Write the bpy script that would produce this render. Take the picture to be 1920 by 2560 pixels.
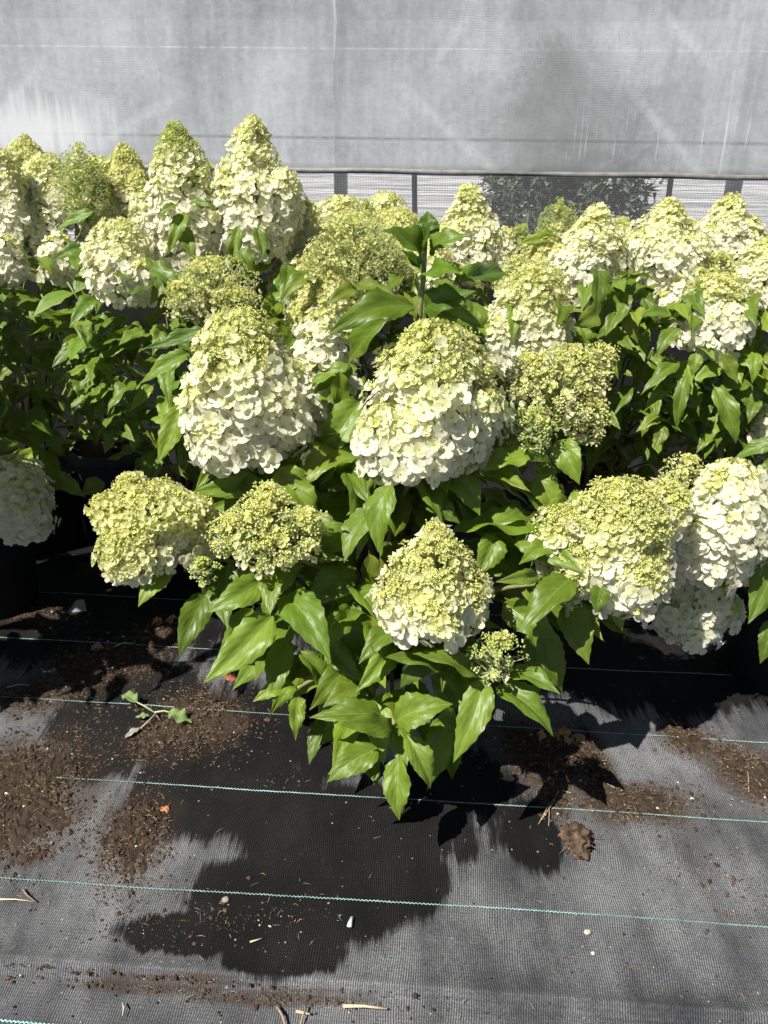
import bpy, math, random
import numpy as np
from mathutils import Vector, Matrix, Euler, noise as mnoise

for o in list(bpy.data.objects):
    bpy.data.objects.remove(o)
SC = bpy.context.scene
COL = SC.collection
R = math.radians

# ------------------------------------------------------------------ camera
CAMZ, PITCH, ROLL, FPX = 1.2, R(24.5), R(0.9), 1934.0
cam = bpy.data.cameras.new('camera')
cam.sensor_fit = 'VERTICAL'
cam.sensor_height = 36.0
cam.lens = 36.0 * FPX / 2560.0
cam.clip_start, cam.clip_end = 0.02, 200.0
cam_o = bpy.data.objects.new('camera', cam)
COL.objects.link(cam_o)
CROT = Matrix.Rotation(math.pi / 2 - PITCH, 3, 'X') @ Matrix.Rotation(ROLL, 3, 'Z')
cam_o.matrix_world = Matrix.Translation((0, 0, CAMZ)) @ CROT.to_4x4()
SC.camera = cam_o
CAM = Vector((0, 0, CAMZ))

# ------------------------------------------------------------------ sky, sun, exposure
SUN_ELEV, SUN_AZ = R(53), math.atan2(-0.73, -0.68)      # azimuth measured from +Y towards +X
world = bpy.data.worlds.new('World')
SC.world = world
world.use_nodes = True
wn = world.node_tree
for n in list(wn.nodes):
    wn.nodes.remove(n)
sky = wn.nodes.new('ShaderNodeTexSky')
sky.sky_type = 'NISHITA'
sky.sun_disc = False
sky.sun_elevation = SUN_ELEV
sky.sun_rotation = SUN_AZ
sky.air_density = 0.6
sky.dust_density = 0.4
bg = wn.nodes.new('ShaderNodeBackground')
bg.inputs['Strength'].default_value = 0.05
wo = wn.nodes.new('ShaderNodeOutputWorld')
wn.links.new(sky.outputs['Color'], bg.inputs['Color'])
wn.links.new(bg.outputs['Background'], wo.inputs['Surface'])
sun = bpy.data.lights.new('sun', 'SUN')
sun.energy = 5.0
sun.angle = R(0.53)
sun.color = (1.0, 0.955, 0.88)
sun_o = bpy.data.objects.new('sun', sun)
COL.objects.link(sun_o)
SUN_FROM = Vector((math.sin(SUN_AZ) * math.cos(SUN_ELEV), math.cos(SUN_AZ) * math.cos(SUN_ELEV), math.sin(SUN_ELEV)))
sun_o.rotation_euler = SUN_FROM.to_track_quat('Z', 'Y').to_euler()
sun_o.location = SUN_FROM * 10
SC.view_settings.view_transform = 'Standard'
SC.view_settings.look = 'None'
SC.view_settings.gamma = 1.0
SC.view_settings.exposure = 0.62
SC.cycles.max_bounces = 7
SC.cycles.use_adaptive_sampling = True
SC.cycles.adaptive_threshold = 0.03
SC.cycles.transparent_max_bounces = 12
SC.cycles.diffuse_bounces = 4
SC.cycles.glossy_bounces = 2
SC.cycles.transmission_bounces = 6
SC.cycles.use_denoising = True

# ------------------------------------------------------------------ helpers
def ray(px, py):
    return (CROT @ Vector(((px - 960) / FPX, (1280 - py) / FPX, -1.0)))

def at(px, py, D):
    d = ray(px, py)
    return CAM + d * (D / d.y)

def ground(px, py, z=0.0):
    d = ray(px, py)
    return CAM + d * ((z - CAMZ) / d.z)

def zc(p):
    return -((CROT.transposed() @ (Vector(p) - CAM)).z)

def project(p):
    c = CROT.transposed() @ (Vector(p) - CAM)
    return (960 + FPX * c.x / -c.z, 1280 - FPX * c.y / -c.z)

def make_mesh(name, V, T, C=None, UV=None, smooth=True, mat=None):
    """V: n x 3, T: list of triangles (m x 3), C: n x 3 vertex colours, UV: n x 2"""
    V = np.asarray(V, dtype=np.float32).reshape(-1, 3)
    T = np.asarray(T, dtype=np.int32).reshape(-1, 3)
    me = bpy.data.meshes.new(name)
    me.vertices.add(len(V))
    me.vertices.foreach_set('co', V.ravel())
    me.loops.add(len(T) * 3)
    me.loops.foreach_set('vertex_index', T.ravel())
    me.polygons.add(len(T))
    me.polygons.foreach_set('loop_start', np.arange(0, len(T) * 3, 3, dtype=np.int32))
    me.polygons.foreach_set('loop_total', np.full(len(T), 3, dtype=np.int32))
    me.polygons.foreach_set('use_smooth', np.full(len(T), smooth, dtype=bool))
    if C is not None:
        ca = me.color_attributes.new('Col', 'FLOAT_COLOR', 'POINT')
        C4 = np.ones((len(V), 4), dtype=np.float32)
        C4[:, :3] = C
        ca.data.foreach_set('color', C4.ravel())
    if UV is not None:
        uv = me.uv_layers.new(name='UVMap')
        uv.data.foreach_set('uv', np.asarray(UV, dtype=np.float32)[T.ravel()].ravel())
    me.update(calc_edges=True)
    if mat:
        me.materials.append(mat)
    return me

class MB:
    """collects pieces into one triangle mesh"""
    def __init__(self):
        self.V, self.T, self.C, self.n = [], [], [], 0
    def add(self, V, T, C):
        V = np.asarray(V, dtype=np.float32).reshape(-1, 3)
        T = np.asarray(T, dtype=np.int32).reshape(-1, 3)
        C = np.broadcast_to(np.asarray(C, dtype=np.float32), (len(V), 3))
        self.V.append(V); self.T.append(T + self.n); self.C.append(C)
        self.n += len(V)
    def tpl(self, tpl, M, cmul=1.0):
        V, T, C = tpl
        A = np.array(M.to_3x3()); t = np.array(M.translation)
        self.add(V @ A.T + t, T, np.clip(C * np.asarray(cmul), 0, 1))
    def tube(self, pts, rad, sides, col, cap=True):
        V, T = tube_geo(pts, rad, sides, cap)
        self.add(V, T, col)
    def mesh(self, name, mat, smooth=True, off=None):
        if not self.V:
            return make_mesh(name, np.zeros((0, 3)), np.zeros((0, 3)), mat=mat)
        V = np.concatenate(self.V)
        if off is not None:
            V = V - np.array(off, dtype=np.float32)
        return make_mesh(name, V, np.concatenate(self.T), np.concatenate(self.C), smooth=smooth, mat=mat)

def tube_geo(pts, rad, sides=6, cap=True):
    pts = [Vector(p) for p in pts]
    n = len(pts)
    if not hasattr(rad, '__len__'):
        rad = [rad] * n
    V, T = [], []
    up = Vector((0.13, 0.31, 0.94))
    for i, p in enumerate(pts):
        t = (pts[min(i + 1, n - 1)] - pts[max(i - 1, 0)]).normalized()
        a = t.cross(up)
        if a.length < 0.05:
            a = t.cross(Vector((1, 0, 0)))
        a.normalize()
        b = t.cross(a)
        for k in range(sides):
            w = 2 * math.pi * k / sides
            V.append(p + (a * math.cos(w) + b * math.sin(w)) * rad[i])
    for i in range(n - 1):
        for k in range(sides):
            q0, q1 = i * sides + k, i * sides + (k + 1) % sides
            T += [(q0, q1, q1 + sides), (q0, q1 + sides, q0 + sides)]
    if cap:
        c0 = len(V); V += [pts[0], pts[-1]]
        for k in range(sides):
            k2 = (k + 1) % sides
            T += [(c0, k2, k), (c0 + 1, (n - 1) * sides + k, (n - 1) * sides + k2)]
    return np.array([tuple(v) for v in V], dtype=np.float32), T

def box_geo(x0, x1, y0, y1, z0, z1):
    V = [(x, y, z) for x in (x0, x1) for y in (y0, y1) for z in (z0, z1)]
    Q = [(0, 1, 3, 2), (4, 6, 7, 5), (0, 4, 5, 1), (2, 3, 7, 6), (0, 2, 6, 4), (1, 5, 7, 3)]
    return V, [t for q in Q for t in ((q[0], q[1], q[2]), (q[0], q[2], q[3]))]

def lathe_geo(prof, sides=32):
    V, T = [], []
    for r_, z_ in prof:
        for k in range(sides):
            w = 2 * math.pi * k / sides
            V.append((r_ * math.cos(w), r_ * math.sin(w), z_))
    for i in range(len(prof) - 1):
        for k in range(sides):
            a, b = i * sides + k, i * sides + (k + 1) % sides
            T += [(a, b, b + sides), (a, b + sides, a + sides)]
    return V, T

def grid_geo(nx, ny, f):
    V = [f(i / (nx - 1), j / (ny - 1)) for j in range(ny) for i in range(nx)]
    T = []
    for j in range(ny - 1):
        for i in range(nx - 1):
            a = j * nx + i
            T += [(a, a + 1, a + nx + 1), (a, a + nx + 1, a + nx)]
    return V, T

def link(name, mesh, parent=None, M=None, loc=None):
    o = bpy.data.objects.new(name, mesh)
    COL.objects.link(o)
    if parent is not None:
        o.parent = parent
    if M is not None:
        o.matrix_basis = M
    elif loc is not None:
        o.location = loc
    return o

def tag(o, label=None, cat=None, group=None, kind=None):
    if label: o['label'] = label
    if cat: o['category'] = cat
    if group: o['group'] = group
    if kind: o['kind'] = kind
    return o

def frame(pos, z, spin=0.0, scale=1.0):
    """matrix whose Z is along z"""
    z = Vector(z).normalized()
    q = z.to_track_quat('Z', 'Y').to_matrix() @ Matrix.Rotation(spin, 3, 'Z')
    return Matrix.Translation(pos) @ q.to_4x4() @ Matrix.Scale(scale, 4)

# ------------------------------------------------------------------ materials
def new_mat(name):
    m = bpy.data.materials.new(name)
    m.use_nodes = True
    nt = m.node_tree
    for n in list(nt.nodes):
        nt.nodes.remove(n)
    out = nt.nodes.new('ShaderNodeOutputMaterial')
    return m, nt, out

class NT:
    """small wrapper for wiring nodes"""
    def __init__(self, nt): self.nt = nt
    def n(self, typ, **kw):
        nd = self.nt.nodes.new('ShaderNode' + typ)
        for k, v in kw.items():
            if k.startswith('i_'):
                self.set(nd.inputs[k[2:].replace('_', ' ')], v)
            else:
                setattr(nd, k, v)
        return nd
    def set(self, sock, v):
        if hasattr(v, 'is_output') or isinstance(v, bpy.types.NodeSocket):
            self.nt.links.new(v, sock)
        else:
            sock.default_value = v
    def math(self, op, a, b=None, c=None, clamp=False):
        nd = self.nt.nodes.new('ShaderNodeMath'); nd.operation = op; nd.use_clamp = clamp
        self.set(nd.inputs[0], a)
        if b is not None: self.set(nd.inputs[1], b)
        if c is not None: self.set(nd.inputs[2], c)
        return nd.outputs[0]
    def vmath(self, op, a, b=None, out=0):
        nd = self.nt.nodes.new('ShaderNodeVectorMath'); nd.operation = op
        if op == 'SCALE': nd.inputs['Scale'].default_value = 1.0
        self.set(nd.inputs[0], a)
        if b is not None: self.set(nd.inputs[1], b)
        return nd.outputs['Value'] if op in ('LENGTH', 'DOT_PRODUCT', 'DISTANCE') else nd.outputs[0]
    def mix(self, f, a, b, blend='MIX'):
        nd = self.nt.nodes.new('ShaderNodeMix'); nd.data_type = 'RGBA'; nd.blend_type = blend
        self.set(nd.inputs[0], f); self.set(nd.inputs[6], a); self.set(nd.inputs[7], b)
        return nd.outputs[2]
    def ramp(self, f, stops):
        nd = self.nt.nodes.new('ShaderNodeValToRGB')
        self.set(nd.inputs[0], f)
        el = nd.color_ramp.elements
        while len(el) < len(stops): el.new(0.5)
        for e, (p, c) in zip(el, stops):
            e.position = p
            e.color = (c, c, c, 1) if not hasattr(c, '__len__') else (*c, 1)
        return nd.outputs[0]
    def maprange(self, v, a, b, c=0.0, d=1.0, smooth=False):
        nd = self.nt.nodes.new('ShaderNodeMapRange')
        if smooth: nd.interpolation_type = 'SMOOTHSTEP'
        self.set(nd.inputs[0], v)
        for i, x in enumerate((a, b, c, d)): self.set(nd.inputs[i + 1], x)
        return nd.outputs[0]
    def noise(self, vec, scale, detail=3, rough=0.55, dist=0.0):
        nd = self.nt.nodes.new('ShaderNodeTexNoise')
        if vec is not None: self.set(nd.inputs['Vector'], vec)
        nd.inputs['Scale'].default_value = scale
        nd.inputs['Detail'].default_value = detail
        nd.inputs['Roughness'].default_value = rough
        nd.inputs['Distortion'].default_value = dist
        return nd
    def mapping(self, vec, loc=(0, 0, 0), rot=(0, 0, 0), sc=(1, 1, 1)):
        nd = self.nt.nodes.new('ShaderNodeMapping')
        self.set(nd.inputs[0], vec)
        nd.inputs[1].default_value = loc; nd.inputs[2].default_value = rot; nd.inputs[3].default_value = sc
        return nd.outputs[0]
    def bump(self, h, strength, dist):
        nd = self.nt.nodes.new('ShaderNodeBump')
        self.set(nd.inputs['Height'], h)
        nd.inputs['Strength'].default_value = strength
        nd.inputs['Distance'].default_value = dist
        return nd.outputs[0]
    def bsdf(self, color, rough=0.5, spec=0.5, normal=None, metal=0.0):
        nd = self.nt.nodes.new('ShaderNodeBsdfPrincipled')
        self.set(nd.inputs['Base Color'], color)
        self.set(nd.inputs['Roughness'], rough)
        self.set(nd.inputs['Specular IOR Level'], spec)
        nd.inputs['Metallic'].default_value = metal
        if normal is not None: self.set(nd.inputs['Normal'], normal)
        return nd.outputs[0]
    def mixsh(self, f, a, b):
        nd = self.nt.nodes.new('ShaderNodeMixShader')
        self.set(nd.inputs[0], f); self.set(nd.inputs[1], a); self.set(nd.inputs[2], b)
        return nd.outputs[0]

def mat_vcol(name, rough=0.6, spec=0.35, trans=0.0, noise_amt=0.12, noise_scale=90, bump=0.0):
    m, nt, out = new_mat(name); w = NT(nt)
    att = w.n('VertexColor', layer_name='Col').outputs[0]
    att = w.mix(1.0, att, w.n('ObjectInfo').outputs['Color'], 'MULTIPLY')
    geo = w.n('NewGeometry').outputs['Position']
    nz = w.noise(geo, noise_scale, 3)
    f = w.maprange(nz.outputs[0], 0.3, 0.7, 1 - noise_amt, 1 + noise_amt)
    col = w.vmath('SCALE', att); nt.nodes[-1].inputs['Scale'].default_value = 1
    nt.links.new(f, nt.nodes[-1].inputs['Scale'])
    nrm = w.bump(nz.outputs[0], bump, 0.002) if bump else None
    sh = w.bsdf(col, rough, spec, nrm)
    if trans:
        tr = w.n('BsdfTranslucent'); nt.links.new(col, tr.inputs[0])
        sh = w.mixsh(trans, sh, tr.outputs[0])
    nt.links.new(sh, out.inputs[0])
    return m

def mat_leaf(name, c_dark, c_light, c_trans, vein):
    m, nt, out = new_mat(name); w = NT(nt)
    uv = w.n('UVMap').outputs[0]
    sep = w.n('SeparateXYZ', i_Vector=uv)
    u = w.math('ABSOLUTE', w.math('MULTIPLY_ADD', sep.outputs[0], 2.0, -1.0))
    v = sep.outputs[1]
    # side veins sweep forward from the midrib
    ph = w.math('SUBTRACT', w.math('MULTIPLY', v, 6.0), w.math('MULTIPLY', w.math('POWER', u, 1.25), 2.5))
    fr = w.math('PINGPONG', ph, 0.5)
    side = w.maprange(fr, 0.0, 0.05, 1.0, 0.0, True)
    side = w.math('MULTIPLY', side, w.maprange(u, 0.0, 1.0, 1.0, 0.35))
    mid = w.maprange(u, 0.0, 0.06, 1.0, 0.0, True)
    vn = w.math('MAXIMUM', side, mid)
    oi = w.n('ObjectInfo')
    tc = w.n('TexCoord').outputs['Object']
    nz = w.noise(tc, 9.0, 4, 0.6)
    f = w.math('ADD', w.math('MULTIPLY', nz.outputs[0], 0.55), w.math('MULTIPLY', oi.outputs['Random'], 0.55), clamp=True)
    col = w.mix(f, (*c_dark, 1), (*c_light, 1))
    col = w.mix(w.math('MULTIPLY', vn, 0.5), col, (*vein, 1))
    spot = w.noise(w.vmath('ADD', tc, w.vmath('SCALE', oi.outputs['Location'])), 7.0, 3, 0.6)
    sf_ = w.maprange(spot.outputs[0], 0.70, 0.76, 0.0, 0.7)
    col = w.mix(sf_, col, (0.20, 0.15, 0.05, 1))
    yl = w.noise(w.vmath('SCALE', oi.outputs['Location']), 11.0, 1)
    col = w.mix(w.maprange(yl.outputs[0], 0.55, 0.75, 0.0, 0.55), col, (0.26, 0.31, 0.045, 1))
    col = w.mix(1.0, col, oi.outputs['Color'], 'MULTIPLY')
    fine = w.noise(uv, 45.0, 2)
    hgt = w.math('ADD', w.math('MULTIPLY', fr, 1.1), w.math('MULTIPLY', fine.outputs[0], 0.35))
    hgt = w.math('SUBTRACT', hgt, w.math('MULTIPLY', mid, 0.5))
    nrm = w.bump(hgt, 0.20, 0.005)
    sh = w.bsdf(col, w.maprange(nz.outputs[0], 0.3, 0.7, 0.34, 0.50), 0.45, nrm)
    tr = w.n('BsdfTranslucent')
    tcol = w.mix(w.math('MULTIPLY', vn, 0.4), (*c_trans, 1), (*c_dark, 1))
    tcol = w.mix(1.0, tcol, oi.outputs['Color'], 'MULTIPLY')
    nt.links.new(tcol, tr.inputs[0])
    nt.links.new(w.mixsh(0.28, sh, tr.outputs[0]), out.inputs[0])
    return m

M_LEAF = mat_leaf('leaf_green', (0.060, 0.112, 0.011), (0.200, 0.295, 0.030), (0.24, 0.34, 0.015), (0.30, 0.37, 0.11))
M_PETAL = mat_vcol('petal', 0.62, 0.25, 0.50, 0.05, 260)
M_BUD = mat_vcol('bud', 0.6, 0.3, 0.38, 0.08, 200)
M_STEM = mat_vcol('stem_bark', 0.6, 0.35, 0.0, 0.25, 120, 0.4)
M_POT = mat_vcol('pot_plastic', 0.55, 0.2, 0.0, 0.10, 40)
M_SOIL = mat_vcol('soil_crumb', 0.92, 0.12, 0.0, 0.30, 220, 0.6)
M_LITTER = mat_vcol('dry_litter', 0.75, 0.25, 0.0, 0.2, 180, 0.3)

# ------------------------------------------------------------------ ground
YAW = R(-3.6)                      # the cloth and the net wall run slightly askew to the view
def yawed(x, y, z=0.0):
    c, s = math.cos(YAW), math.sin(YAW)
    return Vector((x * c - y * s, x * s + y * c, z))
def unyaw(p):
    c, s = math.cos(-YAW), math.sin(-YAW)
    return Vector((p[0] * c - p[1] * s, p[0] * s + p[1] * c, p[2]))

SOIL = [  # spilled soil, photo ellipses on the ground: x, y, rx, ry, density, thickness
    (60, 1975, 190, 135, 1.0, 0.012), (335, 2085, 105, 115, 0.8, 0.007), (290, 2190, 60, 90, 0.35, 0.003),
    (250, 1665, 150, 55, 0.9, 0.009), (70, 1745, 120, 45, 0.6, 0.004), (500, 1805, 120, 85, 0.95, 0.012), (390, 1850, 70, 60, 0.8, 0.006),
    (100, 1545, 100, 26, 0.7, 0.005), (390, 1590, 85, 40, 0.7, 0.007), (80, 2135, 55, 28, 0.9, 0.006), (280, 1400, 60, 40, 0.8, 0.01),
    (440, 2300, 190, 60, 0.28, 0.003), (690, 2290, 110, 40, 0.22, 0.003), (90, 2419, 150, 16, 0.5, 0.003), (400, 2450, 210, 18, 0.55, 0.003), (690, 2480, 210, 18, 0.55, 0.003), (960, 2500, 150, 14, 0.4, 0.003),
    (1570, 2005, 150, 52, 0.95, 0.009), (1480, 1905, 50, 90, 0.9, 0.012), (1715, 1850, 70, 50, 0.9, 0.012), (1870, 1930, 95, 75, 0.95, 0.010),
    (1360, 1890, 110, 90, 0.9, 0.014), (1390, 2010, 45, 40, 0.7, 0.006), (1780, 2140, 150, 90, 0.12, 0.002), (1850, 2230, 90, 80, 0.2, 0.002),
    (400, 1720, 170, 70, 0.25, 0.003), (190, 1870, 120, 80, 0.2, 0.003), (1700, 2000, 90, 40, 0.3, 0.003), (700, 1950, 60, 30, 0.1, 0.002),
]
WET_SHADE = [  # damp stains on the cloth; the far right one also paints in plant shade
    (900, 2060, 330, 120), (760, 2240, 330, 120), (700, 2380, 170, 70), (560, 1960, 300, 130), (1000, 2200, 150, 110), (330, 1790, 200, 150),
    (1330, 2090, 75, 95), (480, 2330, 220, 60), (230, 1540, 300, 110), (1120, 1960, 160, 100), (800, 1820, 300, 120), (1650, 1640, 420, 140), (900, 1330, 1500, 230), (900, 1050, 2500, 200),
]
def ell(px, py, rx, ry):
    c = ground(px, py)
    hx = rx / FPX * zc(c)
    hy = (ground(px, py - ry) - ground(px, py + ry)).length / 2
    return c, hx, hy

def mask_nodes(w, pos, ells):
    best = None
    for c, hx, hy in ells:
        d = w.vmath('MULTIPLY', w.vmath('SUBTRACT', pos, (c.x, c.y, 0)), (1 / hx, 1 / hy, 0))
        l = w.vmath('LENGTH', d)
        best = l if best is None else w.math('SMOOTH_MIN', best, l, 0.25)
    return best

def mat_ground(name):
    m, nt, out = new_mat(name); w = NT(nt)
    pos = w.n('NewGeometry').outputs['Position']
    p = w.mapping(pos, rot=(0, 0, -YAW))
    sep = w.n('SeparateXYZ', i_Vector=p)
    wob = w.noise(pos, 6, 2)
    x = w.math('ADD', sep.outputs[0], w.math('MULTIPLY', wob.outputs[0], 0.03))
    # tape weave: ribs along y, broken by the crossing tapes
    rib = w.math('SINE', w.math('MULTIPLY', x, 2 * math.pi / 0.0038))
    crs = w.math('SINE', w.math('MULTIPLY', sep.outputs[1], 2 * math.pi / 0.0058))
    ribn = w.math('MULTIPLY_ADD', rib, 0.5, 0.5)
    crsn = w.math('MULTIPLY_ADD', crs, 0.5, 0.5)
    weave = w.math('MULTIPLY', w.math('POWER', ribn, 1.5), w.math('MULTIPLY_ADD', crsn, 0.3, 0.7))
    # dust lying on the tapes
    d1 = w.noise(pos, 2.3, 5, 0.6)
    d2 = w.noise(w.mapping(pos, sc=(1.0, 0.35, 1)), 9, 5, 0.65)
    fine = w.noise(pos, 420, 2, 0.6)
    dust = w.math('MULTIPLY', w.maprange(d1.outputs[0], 0.36, 0.64, 0.35, 1.5), w.maprange(d2.outputs[0], 0.32, 0.68, 0.4, 1.45))
    dust = w.math('MULTIPLY', dust, w.maprange(fine.outputs[0], 0.3, 0.7, 0.4, 1.6))
    hi = w.math('MULTIPLY', dust, weave)
    base = w.mix(w.math('MULTIPLY', dust, 0.5, clamp=True), (0.015, 0.016, 0.018, 1), (0.092, 0.095, 0.100, 1))
    col = w.mix(w.math('MULTIPLY', hi, 0.62, clamp=True), base, (0.33, 0.335, 0.345, 1))
    # brown dust round the spills
    sn = w.noise(pos, 16, 5, 0.7)
    sd = w.math('ADD', mask_nodes(w, pos, [ell(*s[:4]) for s in SOIL if s[4] > 0.5]), w.math('MULTIPLY_ADD', sn.outputs[0], 1.3, -0.65))
    soilf = w.maprange(sd, 0.7, 1.35, 1.0, 0.0, True)
    sp = w.noise(pos, 260, 3, 0.7)
    col = w.mix(w.math('MULTIPLY', soilf, w.maprange(sp.outputs[0], 0.35, 0.62, 0.25, 0.95)), col, (0.05, 0.034, 0.022, 1))
    # damp and painted-in plant shade, near edge drawn out in streaks along the ribs
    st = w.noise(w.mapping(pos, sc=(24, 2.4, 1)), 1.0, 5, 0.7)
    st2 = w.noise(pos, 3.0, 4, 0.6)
    wd = w.math('ADD', mask_nodes(w, pos, [ell(*s) for s in WET_SHADE]),
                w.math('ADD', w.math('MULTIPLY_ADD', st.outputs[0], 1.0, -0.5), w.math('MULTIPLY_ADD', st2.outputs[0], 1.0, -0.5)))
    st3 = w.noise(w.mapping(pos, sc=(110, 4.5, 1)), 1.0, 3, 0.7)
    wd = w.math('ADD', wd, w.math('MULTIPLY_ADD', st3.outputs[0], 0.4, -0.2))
    wet_shade = w.maprange(wd, 0.86, 1.08, 1.0, 0.0, True)
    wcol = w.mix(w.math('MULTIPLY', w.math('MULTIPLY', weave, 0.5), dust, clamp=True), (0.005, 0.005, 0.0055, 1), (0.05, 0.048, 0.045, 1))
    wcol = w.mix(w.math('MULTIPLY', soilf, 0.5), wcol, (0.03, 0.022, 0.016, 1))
    col = w.mix(wet_shade, col, wcol)
    # stray pale specks
    vor = w.n('TexVoronoi', feature='F1', i_Scale=46.0); nt.links.new(pos, vor.inputs['Vector'])
    sepc = w.n('SeparateColor'); nt.links.new(vor.outputs['Color'], sepc.inputs[0])
    spk = w.math('MULTIPLY', w.math('LESS_THAN', vor.outputs['Distance'], 0.09), w.math('GREATER_THAN', sepc.outputs[0], 0.86))
    col = w.mix(w.math('MULTIPLY', spk, 0.7), col, (0.35, 0.32, 0.26, 1))
    big = w.noise(pos, 3.5, 3)
    h = w.math('ADD', w.math('MULTIPLY', weave, 0.25), w.math('MULTIPLY', big.outputs[0], 3.0))
    nrm = w.bump(h, 0.35, 0.004)
    rough = w.math('SUBTRACT', 0.80, w.math('MULTIPLY', wet_shade, 0.08))
    nt.links.new(w.bsdf(col, rough, 0.10, nrm), out.inputs[0])
    return m
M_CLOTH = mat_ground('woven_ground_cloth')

# hem of the rear sheet, where it laps over the front one
hemA, hemB = unyaw(ground(0, 2400)), unyaw(ground(1560, 2552))
HEM_Y = (hemA.y + hemB.y) / 2

def und(x, y):
    return 0.006 * mnoise.noise(Vector((x * 1.7, y * 1.7, 3.1))) + 0.0025 * mnoise.noise(Vector((x * 6, y * 6, 0.4)))
def g_front(u, v):
    x, y = -14 + 28 * u, -6 + (HEM_Y + 0.05 + 6) * v
    p = yawed(x, y)
    return (p.x, p.y, -0.016 + (0.4 * und(p.x, p.y) if abs(x) < 3 and y > -1 else 0))
V, T = grid_geo(140, 80, g_front)
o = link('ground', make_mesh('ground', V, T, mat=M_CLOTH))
tag(o, 'dusty black woven ground cloth in front of the overlap', kind='structure')
ys = [HEM_Y - 0.001, HEM_Y - 0.0005, HEM_Y + 0.001, HEM_Y + 0.004, HEM_Y + 0.008, HEM_Y + 0.012, HEM_Y + 0.016, HEM_Y + 0.020] + list(np.linspace(HEM_Y + 0.03, 4.2, 130)) + [6, 10, 20, 60]
xs = [-40, -12, -6] + list(np.linspace(-2.6, 2.6, 150)) + [6, 12, 40]
V = []
def cloth_z(x, y, yy):
    z = und(x, y) if abs(x) < 4 and y < 5 else 0.0
    if yy < HEM_Y - 0.0008: return -0.02
    t = max(0.0, 1 - (yy - HEM_Y) / 0.03)
    return z - 0.012 * t * t + (0.009 * math.exp(-((yy - HEM_Y - 0.016) / 0.009) ** 2))
for yy in ys:
    for x in xs:
        wob = 0.006 * mnoise.noise(Vector((x * 2.2, 0, 7.7))) if yy < HEM_Y + 0.02 else 0
        p = yawed(x, yy + wob)
        V.append((p.x, p.y, cloth_z(p.x, p.y, yy)))
nx = len(xs); T = []
for j in range(len(ys) - 1):
    for i in range(nx - 1):
        a = j * nx + i
        T += [(a, a + 1, a + nx + 1), (a, a + nx + 1, a + nx)]
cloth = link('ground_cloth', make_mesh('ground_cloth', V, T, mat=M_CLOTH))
tag(cloth, 'black woven ground cloth under the potted hydrangeas', kind='structure')

# cyan marker threads woven into the cloth
M_THREAD = mat_vcol('thread', 0.6, 0.3, 0.0, 0.35, 60)
y0 = unyaw(ground(0, 2190)).y
y1 = unyaw(ground(0, 1935)).y
TH_STEP = (unyaw(ground(0, 1478)).y - y0) / 4.0
rng = random.Random(4)
for k in range(0, 6):
    yy0 = y0 + k * TH_STEP
    x = -1.6 - 0.25 * k
    V, T, C = [], [], []
    i = 0
    while x < 1.7 + 0.25 * k:
        ph = i % 4
        dy = (0.0, 0.0017, 0.0017, 0.0)[ph] + 0.010 * mnoise.noise(Vector((x * 0.8, k * 3.3, 0))) + 0.0007 * mnoise.noise(Vector((x * 40, k, 5)))
        hw = 0.0010
        for s in (-1, 1):
            p = yawed(x, yy0 + dy + s * hw)
            V.append((p.x, p.y, cloth_z(p.x, p.y, yy0) + 0.0032))
            f = 0.80 + 0.45 * mnoise.noise(Vector((x * 5, k * 2.0, 1.5)))
            C.append((0.33 * f, 0.52 * f, 0.49 * f))
        i += 1
        x += 0.0017
    n = len(V) // 2
    for j in range(n - 1):
        a = 2 * j
        T += [(a, a + 2, a + 3), (a, a + 3, a + 1)]
    link('thread', make_mesh('thread', V, T, C, mat=M_THREAD), cloth)
V, T, C = [], [], []
x, i = -1.4, 0
while x < 1.5:
    dy = (0.0, 0.0017, 0.0017, 0.0)[i % 4]
    for s in (-1, 1):
        p = yawed(x, y0 - TH_STEP + dy + s * 0.00115)
        V.append((p.x, p.y, -0.016 + 0.4 * und(p.x, p.y) + 0.005)); C.append((0.32, 0.62, 0.56))
    i += 1; x += 0.0017
for j in range(len(V) // 2 - 1):
    a = 2 * j; T += [(a, a + 2, a + 3), (a, a + 3, a + 1)]
link('thread', make_mesh('thread', V, T, C, mat=M_THREAD), bpy.data.objects['ground'])

def gz(p):
    return und(p.x, p.y)

# ------------------------------------------------------------------ net wall of the greenhouse
WALL_D = 3.5
wroot = bpy.data.objects.new('net_wall', None); COL.objects.link(wroot)
wroot.location = (0, WALL_D, 0); wroot.rotation_euler = (0, 0, YAW)
tag(wroot, 'greenhouse side wall with grey shade curtain hanging over fine insect netting', 'net wall')
BAR_Z = at(960, 424, WALL_D).z

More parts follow.
